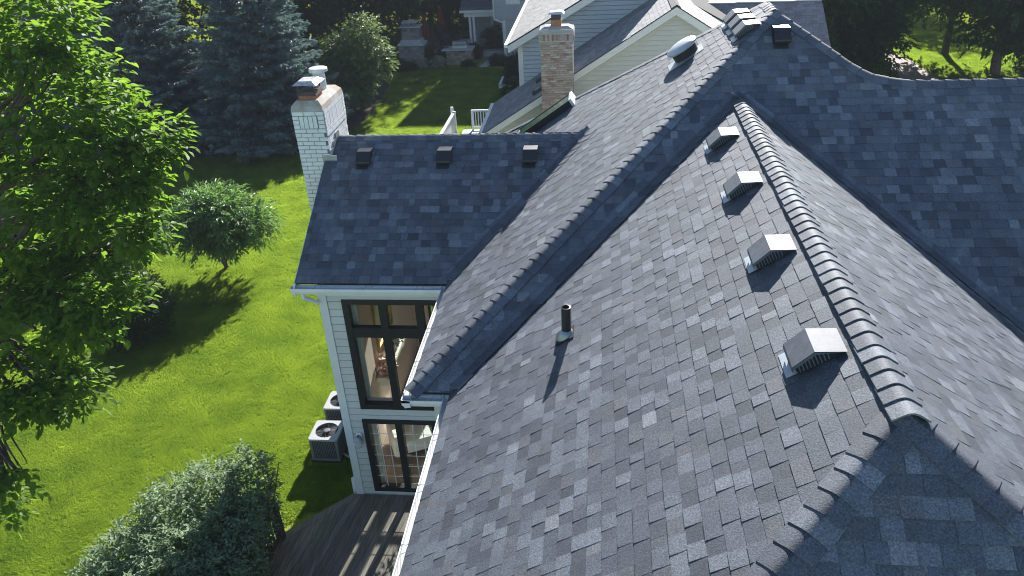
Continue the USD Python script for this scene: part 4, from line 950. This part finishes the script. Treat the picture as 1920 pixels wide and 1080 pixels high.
# upper gable roof
def roof_slab(name, pts, th, material, parent, tint=False):
    pts = np.array(pts, float); n = np.cross(pts[1]-pts[0], pts[2]-pts[0]); n /= np.linalg.norm(n); n = n if n[2] > 0 else -n
    k = len(pts); V = np.vstack([pts, pts-n*th]); F = [[0, i, i+1] for i in range(1, k-1)]+[[k, k+i+1, k+i] for i in range(1, k-1)]
    for i in range(k): j = (i+1) % k; F += [[i, k+i, k+j], [i, k+j, j]]
    m = MB().add(V, F); return build(name, m, material, parent)
def courses(parent, o, u, v, lu, lv, seed, poly=None, tonesc=(1, 1, 1), w=.22, ex=.15, name='shingle_field', th=.008):
    """A neighbour's shingles: real courses of tabs, joined into one mesh."""
    r = np.random.default_rng(seed); o, u, v = (np.array(q, float) for q in (o, u, v)); n = np.cross(u, v); n = n if n[2] > 0 else -n
    m = MB(); b = 0
    while b < lv:
        a = -r.uniform(0, w)
        while a < lu:
            ww = w*r.uniform(.7, 1.3); s = sbox(max(a, 0), b, min(a+ww-.004, lu), min(b+ex+.01, lv))
            if poly is not None: s = s.intersection(poly)
            if not s.is_empty and s.area > .002 and s.geom_type == 'Polygon':
                q = np.array(s.convex_hull.exterior.coords)[:-1]; k = len(q); h = th*r.uniform(.7, 1.5)*(1-.8*(q[:, 1]-b)/ex).clip(.05, 1)
                A = o+q[:, :1]*u+q[:, 1:]*v+h[:, None]*n; B = o+q[:, :1]*u+q[:, 1:]*v; i = np.arange(k); j = (i+1) % k
                F = [[0, x, x+1] for x in range(1, k-1)]+[[x, k+x, k+y] for x, y in zip(i, j)]+[[x, k+y, y] for x, y in zip(i, j)]
                m.add(np.vstack([A, B]), F, np.array(tonesc)*r.uniform(.8, 1.2)*np.array([1, r.uniform(.96, 1.02), r.uniform(.94, 1.04)]))
            a += ww
        b += ex
    return build(name, m, 'shingle', parent, kind='stuff', tint=True)
ey, ez = 29.08, 5.10
slp = np.array([gx+3.42, 0, .553*(gx+3.42)]); ls = np.linalg.norm(slp); sv = slp/ls
ur = roof_slab('upper_roof', [(-3.42, ey, ez), (-3.42, 40.2, ez), (gx, 40.2, ez+slp[2]), (gx, ey, ez+slp[2])], .05, 'roof_deck', nh)
courses(ur, (-3.42, ey, ez+.002), (0, 1, 0), sv, 11.1, ls, 201, tonesc=(.28, .27, .26))
roof_slab('upper_roof', [(gx, ey, ez+slp[2]+.01), (gx, 40.2, ez+slp[2]+.01), (5.45, 40.2, ez), (5.45, ey, ez)], .05, 'roof_deck', nh)
m = MB(); m.frame((-3.42, ey-.03, ez-.30), (gx+3.42, 0, slp[2]), (0, .03, 0), (0, 0, .25)); m.frame((gx, ey-.03, ez+slp[2]-.30), (4.45, 0, -slp[2]), (0, .03, 0), (0, 0, .25)); build('rake_board', m, 'n_trim', nh)
m = MB(); m.frame((-3.40, ey, ez-.31), (gx+3.40, 0, slp[2]), (0, .32, 0), (0, 0, .012)); build('soffit', m, 'n_trim', nh)
m = MB(); m.box(-3.56, -3.43, ey, 40.2, ez-.12, ez+.0); build('gutter', m, 'gutter_white', nh)
# lower front gable
ly, lz, lx, pk = 25.72, 2.78, -4.12, 2.36; ph = .63*(pk-lx)
sl = np.array([pk-lx, 0, ph]); l2 = np.linalg.norm(sl); s2 = sl/l2
lr = roof_slab('lower_roof', [(lx, ly, lz), (lx, 29.6, lz), (pk, 29.6, lz+ph), (pk, ly, lz+ph)], .04, 'roof_deck', nh)
courses(lr, (lx, ly, lz+.002), (0, 1, 0), s2, 3.9, l2, 202, tonesc=(.25, .25, .26))
s3 = np.array([-s2[0], 0, s2[2]])
lr2 = roof_slab('lower_roof', [(pk, ly, lz+ph), (pk, 29.6, lz+ph), (2*pk-lx, 29.6, lz), (2*pk-lx, ly, lz)], .04, 'roof_deck', nh)
courses(lr2, (2*pk-lx, ly, lz+.002), (0, 1, 0), s3, 3.9, l2, 203, tonesc=(.25, .24, .23))
m = MB()
for k in range(24):
    y = ly+k*.165
    if y > 29.4: break
    z0 = lz+ph+.02; m.add([(pk-.16, y, z0-.085+.012), (pk, y, z0+.012+.01), (pk+.16, y, z0-.085+.012), (pk-.16, y+.2, z0-.085), (pk, y+.2, z0+.01), (pk+.16, y+.2, z0-.085)], [[0, 1, 4, 3], [1, 2, 5, 4]], np.array([.19, .18, .17]))
build('ridge_caps', m, 'shingle', nh, tint=True)
m = MB(); m.frame((lx, ly-.03, lz-.27), tuple(sl), (0, .03, 0), (0, 0, .24)); m.frame((pk, ly-.03, lz+ph-.27), (sl[0], 0, -sl[2]), (0, .03, 0), (0, 0, .24)); build('rake_board', m, 'n_trim', nh)
m = MB(); m.frame((lx+.02, ly+.0, lz-.29), tuple(sl), (0, .33, 0), (0, 0, .012)); m.frame((pk, ly+.0, lz+ph-.29), (sl[0], 0, -sl[2]), (0, .33, 0), (0, 0, .012)); build('soffit', m, 'n_trim', nh)
gb = Polygon([(lx+.4, 0), (2*pk-lx-.4, 0), (2*pk-lx-.4, lz-.05), (pk, lz+ph-.31), (lx+.4, lz-.05)])
m = MB(); e = trimesh.creation.extrude_polygon(gb, 3.3, engine='earcut'); v = np.array(e.vertices); m.add(np.column_stack([v[:, 0], 26.05+v[:, 2], v[:, 1]]), np.array(e.faces)); build('gable_wall', m, 'n_siding', nh)
m = MB(); lap(m, lx+.4, 2*pk-lx-.4, 2.2, lz+ph, 26.05, gb); build('gable_siding', m, 'n_siding_cream', nh, kind='stuff')
m = MB(); m.box(lx-.13, lx-.005, ly, 29.58, lz-.10, lz+.0); build('gutter', m, 'gutter_white', nh)
# roof further right with its flashing line, and the wall above it
rr_ = roof_slab('garage_roof', [(3.3, 27.4, 2.95), (8.45, 27.4, 2.95), (8.35, 32.05, 5.79), (3.3, 32.05, 5.79)], .05, 'roof_deck', nh)
gv = np.array([0, 32.05-27.4, 5.79-2.95]); gl = np.linalg.norm(gv); courses(rr_, (3.3, 27.4, 2.953), (1, 0, 0), gv/gl, 5.08, gl, 204, tonesc=(.22, .19, .20))
m = MB(); m.box(3.3, 8.3, 32.06, 37, 0, 5.74); m.box(3.6, 8.2, 28, 32.05, 0, 2.9); build('garage_wall', m, 'n_siding', nh)
roof_slab('garage_roof', [(3.3, 32.06, 5.78), (8.35, 32.06, 5.78), (8.35, 37.2, 3.0), (3.3, 37.2, 3.0)], .05, 'roof_deck', nh)
m = MB(); m.box(3.3, 8.36, 32.0, 32.12, 5.79, 5.83); build('ridge_flashing', m, 'n_trim', nh)
m = MB(); m.bar((1.93, 27.5, 6.1), (1.93, 27.5, 6.55), .05, 10); build('vent_pipe', m, 'galvanized', nh)
for y in (26.35, 27.95):
    m = MB(); s0 = np.array([-2.3, y, lz+.63*(-2.3-lx)]); m.frame(s0+[0, 0, .01], s2*.8, (0, .45, 0), np.array([-s2[2], 0, s2[0]])*.10); k = build('skylight', m, 'iron', nh)
    m = MB(); m.frame(s0+[0, 0, .01]+np.array([-s2[2], 0, s2[0]])*.101+s2*.05+[0, .05, 0], s2*.7, (0, .35, 0), np.array([-s2[2], 0, s2[0]])*.004); build('pane', m, 'dark_glass', k)
# its chimney
bx0, bx1, by0, by1 = -1.90, -.88, 25.0, 25.66
m = MB(); m.box(bx0+.012, bx1-.012, by0+.012, by1-.012, 0, 6.30); m.box(bx0-.03, bx1+.03, by0-.03, by1+.03, 6.01, 6.30); nc = build('chimney', m, 'n_mortar', nh)
rb = np.random.default_rng(9); cols = np.array([[.36, .29, .25], [.30, .21, .175], [.27, .15, .12], [.44, .38, .34], [.32, .245, .21], [.37, .31, .28]])
def bt_(r): return cols[r.choice(6, p=[.25, .2, .08, .17, .2, .1])]*r.uniform(.85, 1.15)
brick_faces(nc, bx0, bx1, by0, by1, 6.0, 1.0, bl=.19, bhh=.058, mj=.012, material='tint_stone', soldier=False, faces='fr', individual=False, tintf=bt_, r=rb)
m = MB()
for face in 'fr':
    L = bx1-bx0+.08 if face == 'f' else by1-by0+.08; k = 0
    while k < L-.05:
        c = bt_(rb)*.85
        if face == 'f': m.box(bx0-.04+k, bx0-.04+k+.056, by0-.045, by0-.02, 6.06, 6.25, c)
        else: m.box(bx1+.02, bx1+.045, by0-.04+k, by0-.04+k+.056, 6.06, 6.25, c)
        k += .068
build('soldier_course', m, 'tint_stone', nc, kind='stuff', tint=True)
m = MB(); frustum(m, bx0-.05, bx1+.05, by0-.05, by1+.05, 6.301, 6.40, .03); frustum(m, bx0+.0, bx1, by0, by1, 6.40, 6.47, .14); build('crown', m, 'concrete', nc)
m = MB(); m.box(-1.56, -1.24, 25.15, 25.47, 6.44, 6.66); build('flue_liner', m, 'clay_flue', nc)
m = MB(); m.box(-1.55, -1.25, 25.16, 25.46, 6.661, 6.84); build('flue_cap', m, 'iron', nc)
m = MB(); frustum(m, -1.66, -1.14, 25.06, 25.56, 6.841, 6.90, .08); build('cap_lid', m, 'cap_light', nc)

# white deck, its rail and steps at the neighbour's lower eave
nd = thing('neighbour_deck', 'white painted deck and stairs beyond the shaded wing ridge', 'deck')
m = MB()
for k in range(9): m.box(-5.9+k*.15, -5.9+k*.15+.14, 28.0, 32.1, .86, .90)
build('floor', m, 'trim_white', nd)
for k in range(4): build('step', MB().box(-6.75, -5.92, 31.0-.28*k-.27, 31.0-.28*k, .70-.17*k-.04, .70-.17*k), 'trim_white', nd)
build('stair_side', MB().add([(-6.80, 31.1, .9), (-6.80, 29.6, 0), (-6.80, 30.4, 0), (-6.80, 31.1, .4), (-6.76, 31.1, .9), (-6.76, 29.6, 0), (-6.76, 30.4, 0), (-6.76, 31.1, .4)], [[0, 1, 2, 3], [7, 6, 5, 4], [0, 4, 5, 1], [2, 6, 7, 3]]), 'trim_white', nd)
nr = thing('deck_rail', 'white baluster railing panel on the neighbour deck against dark lawn', 'railing')
for x in (-5.45, -4.55): build('post', MB().cbox(x-.05, x+.05, 32.0, 32.1, .9, 1.72, .01), 'trim_white', nr)
build('top_rail', MB().cbox(-5.50, -4.5, 32.0, 32.1, 1.721, 1.78, .01), 'trim_white', nr); build('bottom_rail', MB().box(-5.40, -4.6, 32.03, 32.07, .98, 1.03), 'trim_white', nr)
for k in range(7): build('baluster', MB().box(-5.33+k*.115, -5.30+k*.115, 32.035, 32.065, 1.031, 1.72), 'trim_white', nr)
nr2 = thing('stair_rail', 'white stair railing with square post seen end on beyond the wing ridge', 'railing')
build('post', MB().cbox(-6.22, -6.10, 31.6, 31.72, .0, 1.85, .012), 'trim_white', nr2); build('post_cap', MB().cbox(-6.36, -6.24, 31.9, 32.0, 1.6, 1.95, .012), 'trim_white', nr2)
m = MB(); m.frame((-6.2, 31.6, .3), (-.25, -3.4, -.30), (.05, 0, 0), (0, 0, 1.45)); build('side_panel', m, 'trim_white', nr2)
m = MB(); m.frame((-6.24, 31.6, 1.76), (-.25, -3.4, -.30), (.13, 0, 0), (0, 0, .05)); build('top_rail', m, 'trim_white', nr2)

# ------------------------------------------------------------------ the house with the porch, far back
h2 = thing('porch_house', 'far grey sided house with white porch columns and a skylight in its porch roof', 'house')
m = MB(); m.box(-5.95, 3, 49.0, 60, 0, 2.3); m.box(-6.5, 3, 48.98, 60, 2.301, 6.2); m.box(-8.7, -5.96, 52.6, 60, 0, 2.7); build('wall', m, 'n2_siding', h2)
m = MB(); lap(m, -5.93, 0, 0.1, 2.28, 49.0); lap(m, -6.48, 0, 2.32, 5, 48.98); build('siding', m, 'n2_siding', h2, kind='stuff')
m = MB(); m.box(-6.56, -6.49, 48.93, 49.0, 2.6, 6.0); m.path([(-6.53, 48.93, 2.7), (-6.5, 48.93, 2.35), (-5.98, 48.95, 2.15), (-5.95, 48.95, 0.05)], .06, 6); m.box(-6.0, -5.83, 48.955, 48.98, .05, 2.3); build('downspout', m, 'n_trim', h2)
pr = roof_slab('porch_roof', [(-8.85, 50.2, 2.72), (-6.55, 50.2, 2.72), (-6.55, 56, 5.2), (-8.85, 56, 5.2)], .05, 'roof_deck', h2)
pvv = np.array([0, 5.8, 2.48]); pl_ = np.linalg.norm(pvv); courses(pr, (-8.85, 50.2, 2.723), (1, 0, 0), pvv/pl_, 2.3, pl_, 205, tonesc=(.15, .13, .14), w=.3)
m = MB(); m.box(-8.85, -6.55, 50.08, 50.19, 2.58, 2.72); m.box(-8.6, -6.55, 50.25, 50.4, 2.3, 2.58); build('porch_beam', m, 'n_trim', h2)
for x, y in ((-8.25, 50.3), (-8.0, 50.3), (-7.1, 52.4), (-6.4, 52.4)): build('column', MB().cbox(x-.07, x+.07, y-.07, y+.07, .05, 2.3, .01), 'n_trim', h2)
m = MB(); o = np.array([-7.6, 50.2, 2.72])+pvv*.28; m.frame(o+[0, 0, .03], (.75, 0, 0), pvv/pl_*1.0, (0, -.04, .10)); sk2 = build('skylight', m, 'iron', h2)
m = MB(); m.frame(o+[0.06, -.045, .135], (.63, 0, 0), pvv/pl_*.88, (0, -.002, .006)); build('pane', m, 'cap_light', sk2)
m = MB(); wz = (-5.7, -4.9, 3.2, 4.6)
for q in ((-5.75, -5.68, 3.2, 4.6), (-4.95, -4.88, 3.2, 4.6), (-5.68, -4.95, 3.2, 3.27), (-5.68, -4.95, 4.53, 4.6)): m.box(q[0], q[1], 48.92, 48.98, q[2], q[3])
wf = build('window', m, 'n_trim', h2); build('pane', MB().box(-5.68, -4.95, 48.94, 48.95, 3.27, 4.53), 'cap_light', wf)
build('porch_step', MB().box(-7.4, -6.0, 49.4, 50.0, 0, .35), 'stone_grey', h2)

roof_slab('roof', [(-6.9, 48.6, 6.1), (3.4, 48.6, 6.1), (3.4, 54.5, 9.6), (-6.9, 54.5, 9.6)], .1, 'road', h2); roof_slab('roof', [(-6.9, 54.5, 9.61), (3.4, 54.5, 9.61), (3.4, 60.4, 6.1), (-6.9, 60.4, 6.1)], .1, 'road', h2)
# patio behind it all
tag(build('patio', sheet(Polygon([(-12.6, 48.6), (-9.6, 48.2), (-6.6, 48.3), (-6.0, 50), (-6.0, 52.5), (-9.0, 56.5), (-12.6, 56.5)]), .006), 'paver_brown'), kind='structure')
bed = sheet(Polygon([(-13.6, 46.2), (-12, 45.9), (-10.4, 46.3), (-9.6, 47.2), (-9.5, 48.4), (-13.5, 48.6)]), .010); tag(build('planting_bed', bed, 'mulch'), kind='structure')
tag(build('planting_bed', sheet(Polygon([(-7.0, 47.2), (-5.9, 46.8), (-3.2, 41.8), (-3.05, 48.9), (-6.0, 48.9)]), .010), 'mulch'), kind='structure')
tag(build('tree_bed', sheet(Polygon([(-30, 33), (-20, 29.8), (-13, 31.6), (-11.4, 36.5), (-11.4, 42), (-14, 47), (-40, 62), (-45, 45)]), .010), 'mulch'), kind='structure')
def stone_block(parent, x0, x1, y0, y1, z0, z1, seed, name='stone', bw=.30, bh_=.16, inset=.0, base=(.27, .255, .24)):
    """Coursed stones on the front and right faces of a block, each its own piece while they are few."""
    r = np.random.default_rng(seed); z = z0
    rest = MB()
    while z < z1-.03:
        h = min(bh_*r.uniform(.8, 1.25), z1-z)
        for face in 'fr':
            a, e = (x0, x1) if face == 'f' else (y0, y1)
            while a < e-.02:
                b = min(a+bw*r.uniform(.6, 1.5), e); c = np.array(base)*r.uniform(.7, 1.25)*np.array([1, r.uniform(.95, 1.02), r.uniform(.9, 1.04)]); d = .02+r.uniform(0, .02)
                if face == 'f': rest.box(a+.006, b-.006, y0-d, y0+.01, z+.006, z+h-.004, c)
                else: rest.box(x1-.01, x1+d, a+.006, b-.006, z+.006, z+h-.004, c)
                a = b
        z += h
    build(name, rest, 'tint_stone', parent, kind='stuff', tint=True)
fpz = thing('outdoor_fireplace', 'tall grey stone outdoor fireplace on the shaded patio', 'fireplace')
m = MB(); m.box(-12.28, -10.74, 47.2, 48.3, 0, 1.28); build('base', m, 'stone_grey', fpz); stone_block(fpz, -12.28, -10.74, 47.2, 48.3, 0, 1.26, 301)
m = MB(); frustum(m, -12.36, -10.66, 47.12, 48.38, 1.281, 1.36, .05); frustum(m, -12.22, -10.80, 47.26, 48.24, 1.361, 1.60, .10); build('mantel_ledge', m, 'stone_cap', fpz)
m = MB(); frustum(m, -12.06, -10.92, 47.42, 48.1, 1.601, 2.30, .05); build('flue_body', m, 'stone_grey', fpz); stone_block(fpz, -12.02, -10.96, 47.44, 48.06, 1.62, 2.28, 302, bw=.25, bh_=.12)
build('ledge', MB().cbox(-12.16, -10.82, 47.3, 48.2, 2.301, 2.37, .02), 'stone_cap', fpz)
m = MB()
for x in (-11.86, -11.55, -11.24): m.box(x-.06, x+.06, 47.5, 47.6, 2.371, 2.56); m.box(x-.06, x+.06, 47.95, 48.05, 2.371, 2.56)
m.box(-11.8, -11.2, 47.62, 47.93, 2.371, 2.50); build('flue_supports', m, 'stone_grey', fpz)
m = MB().prism(sbox(-11.98, 47.44, -11.06, 48.1).difference(sbox(-11.72, 47.62, -11.32, 47.95)), 2.561, 2.63); build('flue_cap', m, 'stone_cap', fpz)
gc = thing('grill_counter', 'low tan stone grill counter with pale stone top beside the patio', 'counter')
m = MB(); m.box(-9.42, -7.86, 47.5, 48.3, 0, .86); build('base', m, 'stone_tan', gc); stone_block(gc, -9.42, -7.86, 47.5, 48.3, 0, .85, 303, base=(.30, .25, .20))
build('countertop', MB().cbox(-9.68, -7.72, 47.35, 48.5, .861, .94, .015), 'stone_cap', gc)
gr = thing('grill', 'built in steel grill hood on the pale counter top', 'grill')
build('firebox', MB().box(-9.05, -8.15, 47.75, 48.25, .941, 1.10), 'cap_light', gr); build('hood', MB().cbox(-9.05, -8.15, 47.78, 48.25, 1.101, 1.32, .03), 'steel', gr); build('handle', MB().bar((-8.95, 47.7, 1.14), (-8.25, 47.7, 1.14), .015, 8), 'iron', gr)
gp = thing('stone_pier', 'grey stone pier with flat cap next to the porch columns', 'pier')
build('shaft', MB().box(-8.85, -8.25, 49.2, 49.8, 0, .95), 'stone_grey', gp); stone_block(gp, -8.85, -8.25, 49.2, 49.8, 0, .94, 304); build('cap', MB().cbox(-8.93, -8.17, 49.12, 49.88, .951, 1.02, .015), 'stone_cap', gp)
for (x, y, H, lb, s) in ((-11.8, 53.0, 2.05, 'closed dark red patio umbrella just right of the stone fireplace', .9), (-11.25, 56.0, 1.95, 'closed bright red patio umbrella standing further back', 1.0)):
    t = thing('patio_umbrella', lb, 'umbrella', 'closed red umbrellas on the patio', loc=(x, y, 0))
    build('pole', MB().bar((0, 0, .06), (0, 0, H+.05), .025, 8), 'iron', t); build('base', MB().lathe([(0, .08), (.25, .06), (.27, .008), (0, .008)], n=18), 'iron', t)
    n = 24; an = np.arange(n)*2*np.pi/n; st = 1+.22*np.cos(an*8)
    prof = [(.20, .55), (.24, .75), (.20, 1.1), (.14, 1.5), (.08, H-.15), (.015, H)]
    V = np.vstack([np.column_stack([q*st*np.cos(an), q*st*np.sin(an), np.full(n, z)]) for q, z in prof]); i, j = np.meshgrid(np.arange(5), np.arange(n), indexing='ij'); k = (j+1) % n
    build('canopy', MB().add(V, np.stack([i*n+j, i*n+k, (i+1)*n+k, (i+1)*n+j], -1).reshape(-1, 4)), 'fabric_red', t, smooth=50)
tb = thing('patio_table', 'round dark iron table on the shaded patio', 'table', loc=(-10.4, 53.4, 0))
build('top', MB().lathe([(0, .74), (.85, .74), (.87, .72), (.85, .70), (0, .70)], n=28), 'iron', tb)
for k in range(4): build('leg', MB().bar((.5*math.cos(k*1.57+.8), .5*math.sin(k*1.57+.8), .70), (.6*math.cos(k*1.57+.8), .6*math.sin(k*1.57+.8), .008), .025, 6), 'iron', tb)
def chair(x, y, rz, label):
    c = thing('patio_chair', label, 'chair', 'dark chairs at the patio table', loc=(x, y, .006), rz=rz)
    build('seat', MB().cbox(-.25, .25, -.25, .25, .42, .47, .015), 'iron', c); build('backrest', MB().cbox(-.25, .25, .22, .26, .50, 1.02, .012), 'iron', c)
    for sx in (-1, 1):
        for sy in (-1, 1): build('leg', MB().bar((sx*.22, sy*.22, 0), (sx*.22, sy*.22, .42 if sy < 0 else .6), .016, 6), 'iron', c)
chair(-10.2, 52.1, 180, 'dark patio chair on the near side of the round table'); chair(-9.1, 53.2, 270, 'dark patio chair right of the round table towards the porch'); chair(-11.0, 54.6, 20, 'dark patio chair behind the round table between the red umbrellas')
t = thing('lantern', 'small white lantern on the ground left of the patio table', 'lantern', loc=(-10.75, 50.6, .006)); build('body', MB().lathe([(0, 0), (.16, 0), (.19, .14), (.12, .28), (.0, .32)], n=14), 'cap_light', t, smooth=30); build('ring', MB().lathe([(.03, .33), (.04, .36), (.03, .39)], n=10), 'iron', t)
# planting round the patio
shrub(-10.9, 46.8, .45, .35, .55, 401, 'white flowering hydrangea on the left, in front of the stone fireplace', 'petal_white', 120, .12, 'hydrangea', 'white hydrangeas in front of the patio')
shrub(-9.85, 47.0, .5, .35, .62, 402, 'white flowering hydrangea on the right, next to the grill counter', 'petal_white', 120, .12, 'hydrangea', 'white hydrangeas in front of the patio')
shrub(-10.4, 47.6, .4, .4, 1.15, 403, 'upright green shrub between the two white hydrangeas')
shrub(-9.7, 48.0, .35, .35, 1.0, 404, 'grey green grassy shrub left of the grill counter top')
shrub(-12.4, 46.5, .7, .5, .6, 405, 'low dark shrub at the left foot of the stone fireplace', 'leaf_dark')
shrub(-11.6, 46.3, .6, .4, .45, 406, 'low dark ground cover shrub directly below the stone fireplace', 'leaf_dark')
shrub(-13.2, 48.5, .8, .8, 1.5, 407, 'green shrub left of the stone fireplace beside the maple')
shrub(-6.95, 51.3, .75, .6, 1.5, 408, 'large dark green shrub inside the porch corner', 'leaf_dark')
shrub(-6.2, 47.3, .5, .4, .55, 409, 'round green shrub at the foot of the porch house downspout')
shrub(-4.7, 43.6, .6, .6, 1.25, 410, 'bushy shrub with red flowers in the white edged planter', 'leaf_shrub')
shrub(-4.9, 45.6, .6, .6, 1.0, 411, 'reddish leaved shrub behind the white edged planter', 'leaf_red')
shrub(-4.5, 40.3, .7, .8, .95, 412, 'dark hedge plant in front of the white planter edge', 'leaf_dark')
shrub(-7.9, 49.0, .3, .3, .9, 413, 'small dark shrub right of the stone grill counter', 'leaf_dark')
shrub(-8.0, 46.9, .35, .25, .35, 414, 'low dark plant at the foot of the grill counter', 'leaf_dark')
pz = thing('planter', 'white edged raised planter box at the neighbour wall corner', 'planter')
build('edge_board', MB().box(-5.50, -3.1, 41.6, 41.72, 0, .32), 'trim_white', pz); build('edge_board', MB().box(-5.50, -5.38, 41.721, 43.3, 0, .32), 'trim_white', pz); build('soil', MB().box(-5.379, -3.1, 41.721, 44.5, .011, .24), 'mulch', pz)
for k in range(4): tag(build('stepping_stone', MB().cbox(-7.35+k*.10, -6.75+k*.06, 46.7+k*.42, 46.98+k*.42, .008, .05, .02), 'stone_cap'), 'pale flat stepping stone, number %s from the lawn beside the porch' % ['one', 'two', 'three', 'four'][k], 'stepping stone', 'stepping stones from lawn to patio')
tag(build('stone_block', MB().cbox(-7.9, -7.6, 46.9, 47.2, 0, .28, .02), 'stone_cap'), 'small pale stone block right of the grill counter', 'stone')

# ------------------------------------------------------------------ far right: drive, street, glimpses between the trees
tag(build('driveway', sheet(Polygon([(15.2, 36), (17.4, 36), (17.3, 45.6), (16.3, 52), (15.3, 58), (13.8, 58), (15.2, 51), (15.7, 45.6)]), .006), 'driveway'), kind='structure')
tag(build('street', sheet(Polygon([(6, 66), (60, 58), (60, 66), (6, 74)]), .006), 'road'), kind='structure')
fh = thing('far_house', 'pale grey house glimpsed between the street trees at upper right', 'house')
m = MB(); m.box(22.5, 32, 70, 78, 0, 4); build('wall', m, 'n_trim', fh); roof_slab('roof', [(22, 69.5, 4), (32.5, 69.5, 4), (32.5, 74, 6.5), (22, 74, 6.5)], .1, 'road', fh)
for k in range(4): wq = build('window', MB().box(23.3+k*2.3, 24.5+k*2.3, 69.95, 69.99, 1.2, 2.8), 'trim_white', fh); build('pane', MB().box(23.4+k*2.3, 24.4+k*2.3, 69.93, 69.94, 1.3, 2.7), 'dark_glass', wq)
fh2 = thing('far_house', 'white house glimpsed through leaves above the driveway', 'house')
m = MB(); m.box(8, 18, 72, 80, 0, 4); build('wall', m, 'trim_white', fh2); roof_slab('roof', [(7.5, 71.5, 4), (18.5, 71.5, 4), (18.5, 76, 6.5), (7.5, 76, 6.5)], .1, 'road', fh2)

# ------------------------------------------------------------------ grass
usdkit.material(stage, '/World/Looks/haze', {'v': ('principled_volume', {'color': (0.80, 0.88, 1.0), 'density': 0.0004, 'anisotropy': 0.1})}, [], volume='v.volume')
M['haze'] = UsdShade.Material.Get(stage, '/World/Looks/haze')
tag(build('haze', MB().box(-360, 360, -210, 460, -1.0, 18.0), 'haze'), kind='stuff')
gp = UsdGeom.PointInstancer.Define(stage, '/World/grass'); tag(gp, 'short bright green mown grass blades on the lawn', 'grass', kind='stuff')
r_ = np.random.default_rng(77); protos = []
for k in range(5):
    n = 26; a = r_.uniform(0, 6.28, n); pos = np.column_stack([r_.normal(0, .045, n), r_.normal(0, .045, n), np.zeros(n)])
    d = unit(np.column_stack([np.cos(a)*.75, np.sin(a)*.75, r_.uniform(.5, 1.2, n)])); up = unit(np.column_stack([-np.sin(a), np.cos(a), np.zeros(n)])+r_.normal(0, .2, (n, 3)))
    v, f = leaves(pos, d, up, r_.uniform(.035, .075, n), .011, r_, fold=.05)
    m = usdkit.mesh(stage, f'/World/grass/tuft_{k:03d}' if k else '/World/grass/tuft', trimesh.Trimesh(v, f, process=False), M['grass_blade']); protos.append(m.GetPath())
gp.CreatePrototypesRel().SetTargets(protos)
area = Polygon([(-17, 7.5), (-6.6, 7.5), (-6.6, 10.2), (-4.95, 11.2), (-4.75, 16.2), (-4.0, 24), (-3.6, 32), (-5, 46), (-9, 47), (-12, 46), (-11.5, 36), (-13.2, 31.8), (-24, 31), (-24, 18)])
cx, cy = [], []
pts = np.column_stack([r_.uniform(-24, -3.5, 330000), r_.uniform(7.5, 47, 330000)])
keep = r_.random(len(pts)) < np.clip(13/pts[:, 1], .12, 1)**1.25
import shapely
pts = pts[keep & shapely.contains_xy(area, pts[:, 0], pts[:, 1])]
pts = pts[~shapely.contains_xy(dpoly.buffer(.02), pts[:, 0], pts[:, 1])]
for c in ((-5.845, 12.5), (-5.845, 13.55)): pts = pts[np.abs(pts-np.array(c)).max(1) > .43]
far = np.column_stack([r_.uniform(11, 27, 40000), r_.uniform(41, 52, 40000)]); far = far[~shapely.contains_xy(Polygon([(15.1, 36), (17.5, 36), (17.4, 45.6), (16.4, 52), (15.1, 52), (15.6, 45.6)]), far[:, 0], far[:, 1])]
pts = np.vstack([pts, far])
n = len(pts); s = (1+.5*(pts[:, 1]/30))*r_.uniform(.7, 1.2, n)*(.75+.5*meshkit.noise(np.column_stack([pts*.8, np.zeros(n)]), 3)); an = r_.uniform(0, 2*np.pi, n)
gp.CreatePositionsAttr(Vt.Vec3fArray.FromNumpy(np.column_stack([pts, np.zeros(n)]).astype(np.float32)))
gp.CreateScalesAttr(Vt.Vec3fArray.FromNumpy(np.repeat(s[:, None], 3, 1).astype(np.float32)))
q = np.zeros((n, 4), np.float16); q[:, 2] = np.sin(an/2); q[:, 3] = np.cos(an/2)
gp.CreateOrientationsAttr(Vt.QuathArray.FromNumpy(q)); gp.CreateProtoIndicesAttr(Vt.IntArray.FromNumpy(r_.integers(0, 5, n).astype(np.int32)))
